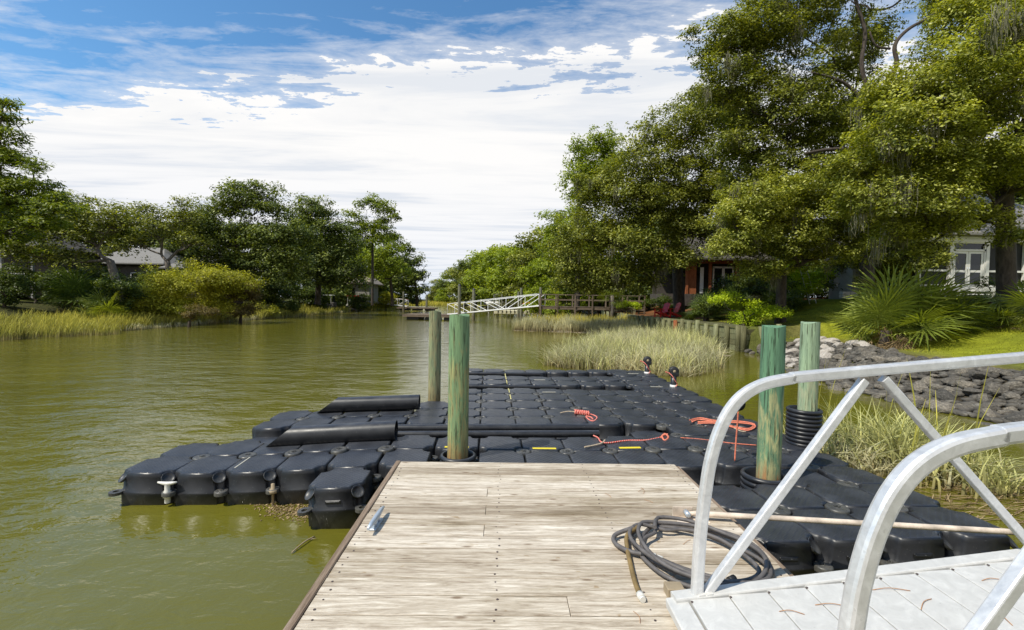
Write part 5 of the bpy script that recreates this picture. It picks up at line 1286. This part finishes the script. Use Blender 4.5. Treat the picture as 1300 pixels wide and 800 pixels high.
# hose
hs = empty('coiled_hose', (1.08, 2.62, DZ), 'dark grey water hose coiled on the wooden deck beside the gangway foot', 'hose')
rr = random.Random(12); pts = []; loops = 5
cx_, cy_ = .035, .03
for k in range(loops * 16 + 1):
    t = 2 * PI * k / 16 + 2.6; lp = k // 16; ra = .345 + .045 * math.sin(lp * 2.1 + 1) + .022 * math.sin(3 * t + lp * 1.7); rb = .32 + .06 * math.cos(lp * 1.7) + .024 * math.sin(2 * t + lp * 2.3)
    X = cx_ + ra * math.cos(t) + .035 * math.sin(lp * 3.1); Y_ = cy_ + rb * math.sin(t) + .012 * math.cos(lp * 2); ang = -.42
    pts.append(Vector((X * math.cos(ang) - Y_ * .62 * math.sin(ang), X * math.sin(ang) + Y_ * .95 * math.cos(ang), .016 + lp * .012 + .008 * abs(math.sin(t * 2 + lp)))))
mb = MB(); mb.tube(catmull(pts, 3), .012, 8); mb.build('hose', M['hose'], hs)
mb = MB(); mb.tube(catmull([(-.24, .27, .06), (-.33, .20, .04), (-.365, .06, .03), (-.385, -.10, .018), (-.40, -.24, .016), (-.405, -.345, .016)], 6), .0135, 8); mb.build('tail', M['hose_tan'], hs)
mb = MB(); mb.tube(catmull([(-.27, .26, .06), (-.40, .22, .03), (-.42, .14, .018), (-.36, .03, .03), (-.24, -.03, .035), (-.1, -.12, .02), (.05, -.2, .016)], 6), .0135, 8); mb.build('outer_loop', M['hose'], hs)
mb = MB(); mb.tube([(-.405, -.345, .018), (-.402, -.378, .018)], .019, 10); mb.tube([(-.402, -.378, .018), (-.401, -.392, .018)], .016, 10); mb.tube([(-.26, -.02, .036), (-.225, -.035, .036)], .020, 10); mb.tube([(-.225, -.035, .036), (-.19, -.05, .034)], .014, 10); mb.build('coupling', M['dirtywhite'], hs)
mb = MB(); mb.tube([(-.30, -.004, .036), (-.262, -.019, .036)], .0175, 10); mb.tube([(.10, -.24, .03), (.14, -.215, .03)], .018, 10); mb.build('ferrule', M['black'], hs)

# stiff arm with its bracket
sa = empty('stiff_arm', (1.22, 3.12, DZ), 'long tan steel arm bolted to the deck edge by a rusty white bracket', 'steel arm')
part('bracket', 'rusty', lambda b: [b.cbox((.05, 0, .005), (.22, .12, .008), .002), b.cbox((.0, .03, .04), (.14, .008, .075), .002)], sa)
part('arm', 'rusty', lambda b: b.tube([(.02, .0, .045), (.10, 0, .045), (.17, -.01, .046), (2.0, -.20, .055), (5.2, -.55, .10)], [.012, .018, .019, .019, .019], 10), sa)
part('bolt', 'galv', lambda b: b.lathe((.02, .0, .045), [(.001, -.03), (.018, -.03), (.018, .03), (.001, .03)], 8, axis=Matrix.Rotation(PI / 2, 3, 'X')), sa)

# ------------------------------------------------------------------ FOREGROUND GANGWAY
FX, FY, FZ = .86, 2.17, .62
GWY = empty('boarding_gangway', (FX, FY, FZ), 'aluminium gangway with curved tube handrails in the right foreground', 'gangway')
D_ = Vector((1.0, .079, .088)); WD = .945
def gpt(s, h_, w=0): return Vector((s, .079 * s - w, .088 * s + h_))
path = [(.063, -.02), (.072, .3), (.098, .58), (.118, .70), (.15, .81), (.20, .91), (.27, .982), (.37, 1.025), (.5, 1.04), (.62, 1.045), (1.6, 1.045), (3.0, 1.045), (5.2, 1.045)]
for w_, nm in ((0, 'far'), (WD, 'near')):
    P3 = catmull([gpt(s, h_, w_) for s, h_ in path], 7)
    mb = MB(); mb.sweep(P3, .054, .046, .013, (.079, -1, 0)); hr = mb.build('handrail', M['alu'], GWY)
    def diag(a, b, t=.040):
        A_, B_ = gpt(*a, w_), gpt(*b, w_); mb = MB(); mb.sweep([A_, A_.lerp(B_, .5), B_], t, .038, .006, (.079, -1, 0)); mb.build('brace', M['alu'], GWY)
    diag((.105, .015), (.885, 1.0)); diag((.985, 1.0), (1.88, .02)); diag((1.98, .02), (2.8, 1.0)); diag((2.9, 1.0), (3.8, .02)); diag((3.9, .02), (4.7, 1.0))
    mb = MB(); mb.sweep([gpt(-.05, -.005, w_), gpt(2.5, -.005, w_), gpt(5.4, -.005, w_)], .075, .07, .008, (.079, -1, 0)); mb.build('side_channel', M['aludeck'], GWY)
    mb = MB()
    for s in (.06, .10): mb.sweep([gpt(s, .030, w_ - .0), gpt(s + .03, .033, w_ - .0)], .012, .066, .002, (.079, -1, 0))
    mb.build('weld_plate', M['aludeck'], GWY)
mb = MB(); s = .02; rr = random.Random(3)
rot = Matrix.Rotation(-math.atan(.088), 3, 'Y')
while s < 5.2:
    w_ = .187; c_ = gpt(s + w_ / 2, .006, WD / 2)
    mb.cbox(c_, (w_, WD - .075, .03), .003, tint=rr.random(), rot=rot); s += w_ + .004
mb.build('walkway_planks', M['aludeck'], GWY)
mb = MB(); mb.cbox(gpt(-.035, -.012, WD / 2), (.10, WD + .03, .05), .006, rot=rot); mb.build('toe_plate', M['aludeck'], GWY)
mb = MB(); rr = random.Random(5)
for k in range(24):
    q = gpt(.02 + k * .191, .0225, .05)
    mb.lathe(q, [(.001, .002), (.006, .0015), (.006, -.002)], 8)
mb.build('screws', M['nail'], GWY)
# wooden wedge under the gangway foot
tag(MB().cbox((0, 0, 0), (.09, .07, .05), .004).build('wood_block', M['stick'], loc=(.86, 2.30, DZ + .026)), 'small wooden block wedged beside the gangway foot', 'wood block')
# a landing on the bank for the gangway
land = empty('gangway_landing', (11.2, 2.6, 0), 'timber landing at the top of the boarding gangway on the right bank', 'landing')

# pine needles on gangway and deck
needles = [((.62, .19), .14, .2), ((1.02, .25), .12, 2.6), ((1.45, .16), .10, .1), ((1.25, .38), .09, 1.9), ((.95, .14), .16, .15), ((.42, .2), .1, .3)]
for k, ((s, w_), ln, an) in enumerate(needles):
    c_ = gpt(s, .024, w_) + Vector((FX, FY, FZ)); mb = MB(); dx, dy = math.cos(an) * ln / 2, -math.sin(an) * ln / 2
    mb.tube(catmull([(-dx, -dy, -.088 * dx), (0, .012, .004), (dx, dy, .088 * dx)], 4), .0016, 5)
    o = mb.build('pine_needle', M['straw'], loc=c_); tag(o, 'brown pine needle fallen on the gangway planks', 'pine needle', 'pine needles on the gangway')
rr = random.Random(15)
for k in range(9):
    x, y = rr.uniform(.2, 1.2), rr.uniform(2.0, 3.6); an = rr.random() * 3; ln = rr.uniform(.06, .12); mb = MB(); dx, dy = math.cos(an) * ln / 2, math.sin(an) * ln / 2
    mb.tube(catmull([(-dx, -dy, 0), (dy * .3, dx * .3, .003), (dx, dy, 0)], 4), .0013, 5)
    tag(mb.build('pine_needle', M['straw'], loc=(x, y, DZ + .003)), 'brown pine needle lying on the wooden deck boards', 'pine needle', 'pine needles on the deck')

# floating debris by the front left blocks
P = []; rs = np.random.default_rng(5)
n = 900; a = rs.random(n); px_ = 335 + 75 * rs.random(n) ** .8 + 30 * rs.normal(size=n) * .4; py_ = 648 + 10 * rs.normal(size=n) * .6 + (px_ - 335) * .12
cpos = []
for x, y in zip(px_, py_):
    dy = y - 382 - (x - 650) * .0175; Y_ = EZ * F / dy; cpos.append(((x - 650) / F * Y_, Y_, .006))
V, tint = leaves(np.array(cpos), 1, .05, .026, .45, None, rs.random(n), 9, flat=.1, upb=3)
V[:, 2] = np.clip(V[:, 2], .002, .02)
tag(link('leaf_litter', quads_mesh('leaf_litter', V, attrs={'tint': ('FACE', tint)}), M['dead']), 'floating brown and yellow leaf litter trapped against the left float blocks', 'leaf litter', kind='stuff')
Q = [at(370, 708, 1), at(410, 684, 1)]
def on_water(px, py, z=.01): dy = py - 382 - (px - 650) * .0175; Y_ = (EZ - z) * F / dy; return Vector(((px - 650) / F * Y_, Y_, z))
a_, b_ = on_water(371, 707), on_water(400, 686); mb = MB(); mb.tube(catmull([Vector(), (b_ - a_) * .5 + Vector((0, .01, .012)), b_ - a_], 4), .006, 6); mb.tube([(b_ - a_) * .8, (b_ - a_) * .95 + Vector((.04, -.03, .01))], .003, 5)
tag(mb.build('floating_stick', M['stick'], loc=a_), 'thin forked stick floating between the front block and the deck', 'stick')
# dry reed mat next to the right-hand clump
V = []; rs = np.random.default_rng(6); n = 700; c0 = np.column_stack([rs.uniform(3.9, 6.6, n), rs.uniform(4.2, 5.3, n)]); th = rs.normal(0, .5, n); ln = rs.uniform(.08, .3, n)
dx = np.cos(th) * ln / 2; dy = np.sin(th) * ln / 2; wx = -np.sin(th) * .004; wy = np.cos(th) * .004; z = rs.uniform(.006, .03, n)
V = np.stack([np.stack([c0[:, 0] - dx - wx, c0[:, 1] - dy - wy, z], 1), np.stack([c0[:, 0] + dx - wx, c0[:, 1] + dy - wy, z], 1), np.stack([c0[:, 0] + dx + wx, c0[:, 1] + dy + wy, z], 1), np.stack([c0[:, 0] - dx + wx, c0[:, 1] - dy + wy, z], 1)], 1).reshape(-1, 3)
tag(link('reed_wrack', quads_mesh('reed_wrack', V, attrs={'tint': ('FACE', rs.random(n))}), M['dead']), 'floating dry reeds in the water beside the right-hand grass clump', 'reeds', kind='stuff')

# landing parts
part('deck', 'pierwood', lambda b: [b.box((-5.9 + .07 + k * .145, 0, 1.30), (.13, 1.3, .04), tint=random.random()) for k in range(60)], land)
for xx in (-5.6, -3.2, -.8, 1.6):
    for s in (-.55, .55): part('post', 'pierwood', lambda b: b.box((xx, s, .3), (.14, .14, 1.9)), land)

# ------------------------------------------------------------------ sky, sun, camera
w = bpy.data.worlds.new('World'); scene.world = w; w.use_nodes = True; nt = w.node_tree; nt.nodes.clear()
out = N(nt, 'ShaderNodeOutputWorld'); bg = N(nt, 'ShaderNodeBackground')
SUN = Vector((-.84, -.54, 0)).normalized(); ELEV = math.radians(54); sunv = Vector((SUN.x * math.cos(ELEV), SUN.y * math.cos(ELEV), math.sin(ELEV)))
sky = N(nt, 'ShaderNodeTexSky', sky_type='NISHITA'); sky.sun_disc = False; sky.sun_elevation = ELEV; sky.sun_rotation = math.atan2(SUN.x, SUN.y); sky.air_density = 1.0; sky.dust_density = .4; sky.ozone_density = 2.5
tc = N(nt, 'ShaderNodeTexCoord'); s = N(nt, 'ShaderNodeSeparateXYZ'); L(nt, tc.outputs['Generated'], s.inputs[0])
zc = math_(nt, 'MAXIMUM', s.outputs[2], .035)
px_ = math_(nt, 'DIVIDE', s.outputs[0], zc); py_ = math_(nt, 'DIVIDE', s.outputs[1], zc)
cb = N(nt, 'ShaderNodeCombineXYZ'); L(nt, px_, cb.inputs[0]); L(nt, py_, cb.inputs[1])
def cmap(scale, rot, loc=(0, 0, 0)):
    mp = N(nt, 'ShaderNodeMapping'); mp.inputs['Scale'].default_value = scale; mp.inputs['Rotation'].default_value = (0, 0, rot); mp.inputs['Location'].default_value = loc
    L(nt, cb.outputs[0], mp.inputs[0]); return mp.outputs[0]
nA = noise(nt, cmap((.75, 1.1, 1), .5, (3.1, 1.7, 0)), 1.3, 7, .62, .5)
nB = noise(nt, cmap((.8, 3.0, 1), -.75, (.6, 5.2, 0)), 1.7, 8, .62, 1.0)
nD = noise(nt, cmap((1, 1.6, 1), .4, (7, 2, 0)), 5.5, 6, .65, .3)
# cloud bank: thick beyond the front line, wisps above it
front = ramp(nt, math_(nt, 'MULTIPLY', math_(nt, 'ADD', math_(nt, 'MAXIMUM', py_, math_(nt, 'MULTIPLY', py_, -1.6)), math_(nt, 'MULTIPLY', px_, .16)), .25), [(.36, 0.0), (.49, .34), (.64, .72), (.95, 1.0)])  # also covers the sky behind the camera: unseen cloud added against blue light
cov = math_(nt, 'ADD', math_(nt, 'ADD', math_(nt, 'MULTIPLY', nA, .62), math_(nt, 'MULTIPLY', nB, .58)), math_(nt, 'MULTIPLY', nD, .34))
dens = ramp(nt, math_(nt, 'ADD', cov, math_(nt, 'MULTIPLY', front, .58)), [(.80, 0.0), (.99, .50), (1.26, 1.0)])
shade = ramp(nt, noise(nt, cmap((.35, 1.5, 1), .06, (1, 8, 0)), 1.1, 7, .6, .5), [(.38, (.80, .84, .90)), (.47, (.94, .95, .965)), (.56, (1.0, 1.0, 1.0))])
el = ramp(nt, s.outputs[2], [(0, (.82, .88, .96)), (.12, (.93, .95, .99)), (.28, (1.0, 1.0, 1.0))])
cl_ = mix(nt, 1.0, mix(nt, 1.0, shade, el, 'MULTIPLY'), (10.0, 9.9, 9.8), 'MULTIPLY')
skc = mix(nt, 1.0, sky.outputs[0], (1.0, 1.52, 1.72), 'MULTIPLY')
colr = mix(nt, dens, skc, cl_)
L(nt, colr, bg.inputs[0]); bg.inputs[1].default_value = .1; L(nt, bg.outputs[0], out.inputs[0])
sl = bpy.data.lights.new('sun', 'SUN'); sl.energy = 5.0; sl.angle = math.radians(.55); sl.color = (1.0, .94, .82); so = bpy.data.objects.new('sun', sl); C.objects.link(so)
so.rotation_euler = (-sunv).to_track_quat('-Z', 'Y').to_euler(); so.location = (0, -10, 30)

cam = bpy.data.cameras.new('camera'); cam.sensor_width = 36; cam.lens = 36 * F / 1300; cam.clip_end = 5000; cam.clip_start = .05
co = bpy.data.objects.new('camera', cam); C.objects.link(co)
co.matrix_world = Matrix.Translation((0, 0, EZ)) @ Matrix.Rotation(PI / 2 - PITCH, 4, 'X') @ Matrix.Rotation(ROLL, 4, 'Z')
scene.camera = co
scene.view_settings.view_transform = 'Standard'; scene.view_settings.look = 'None'; scene.view_settings.exposure = 0
scene.render.engine = 'CYCLES'
scene.cycles.max_bounces = 6; scene.cycles.transparent_max_bounces = 6; scene.cycles.caustics_reflective = False; scene.cycles.caustics_refractive = False
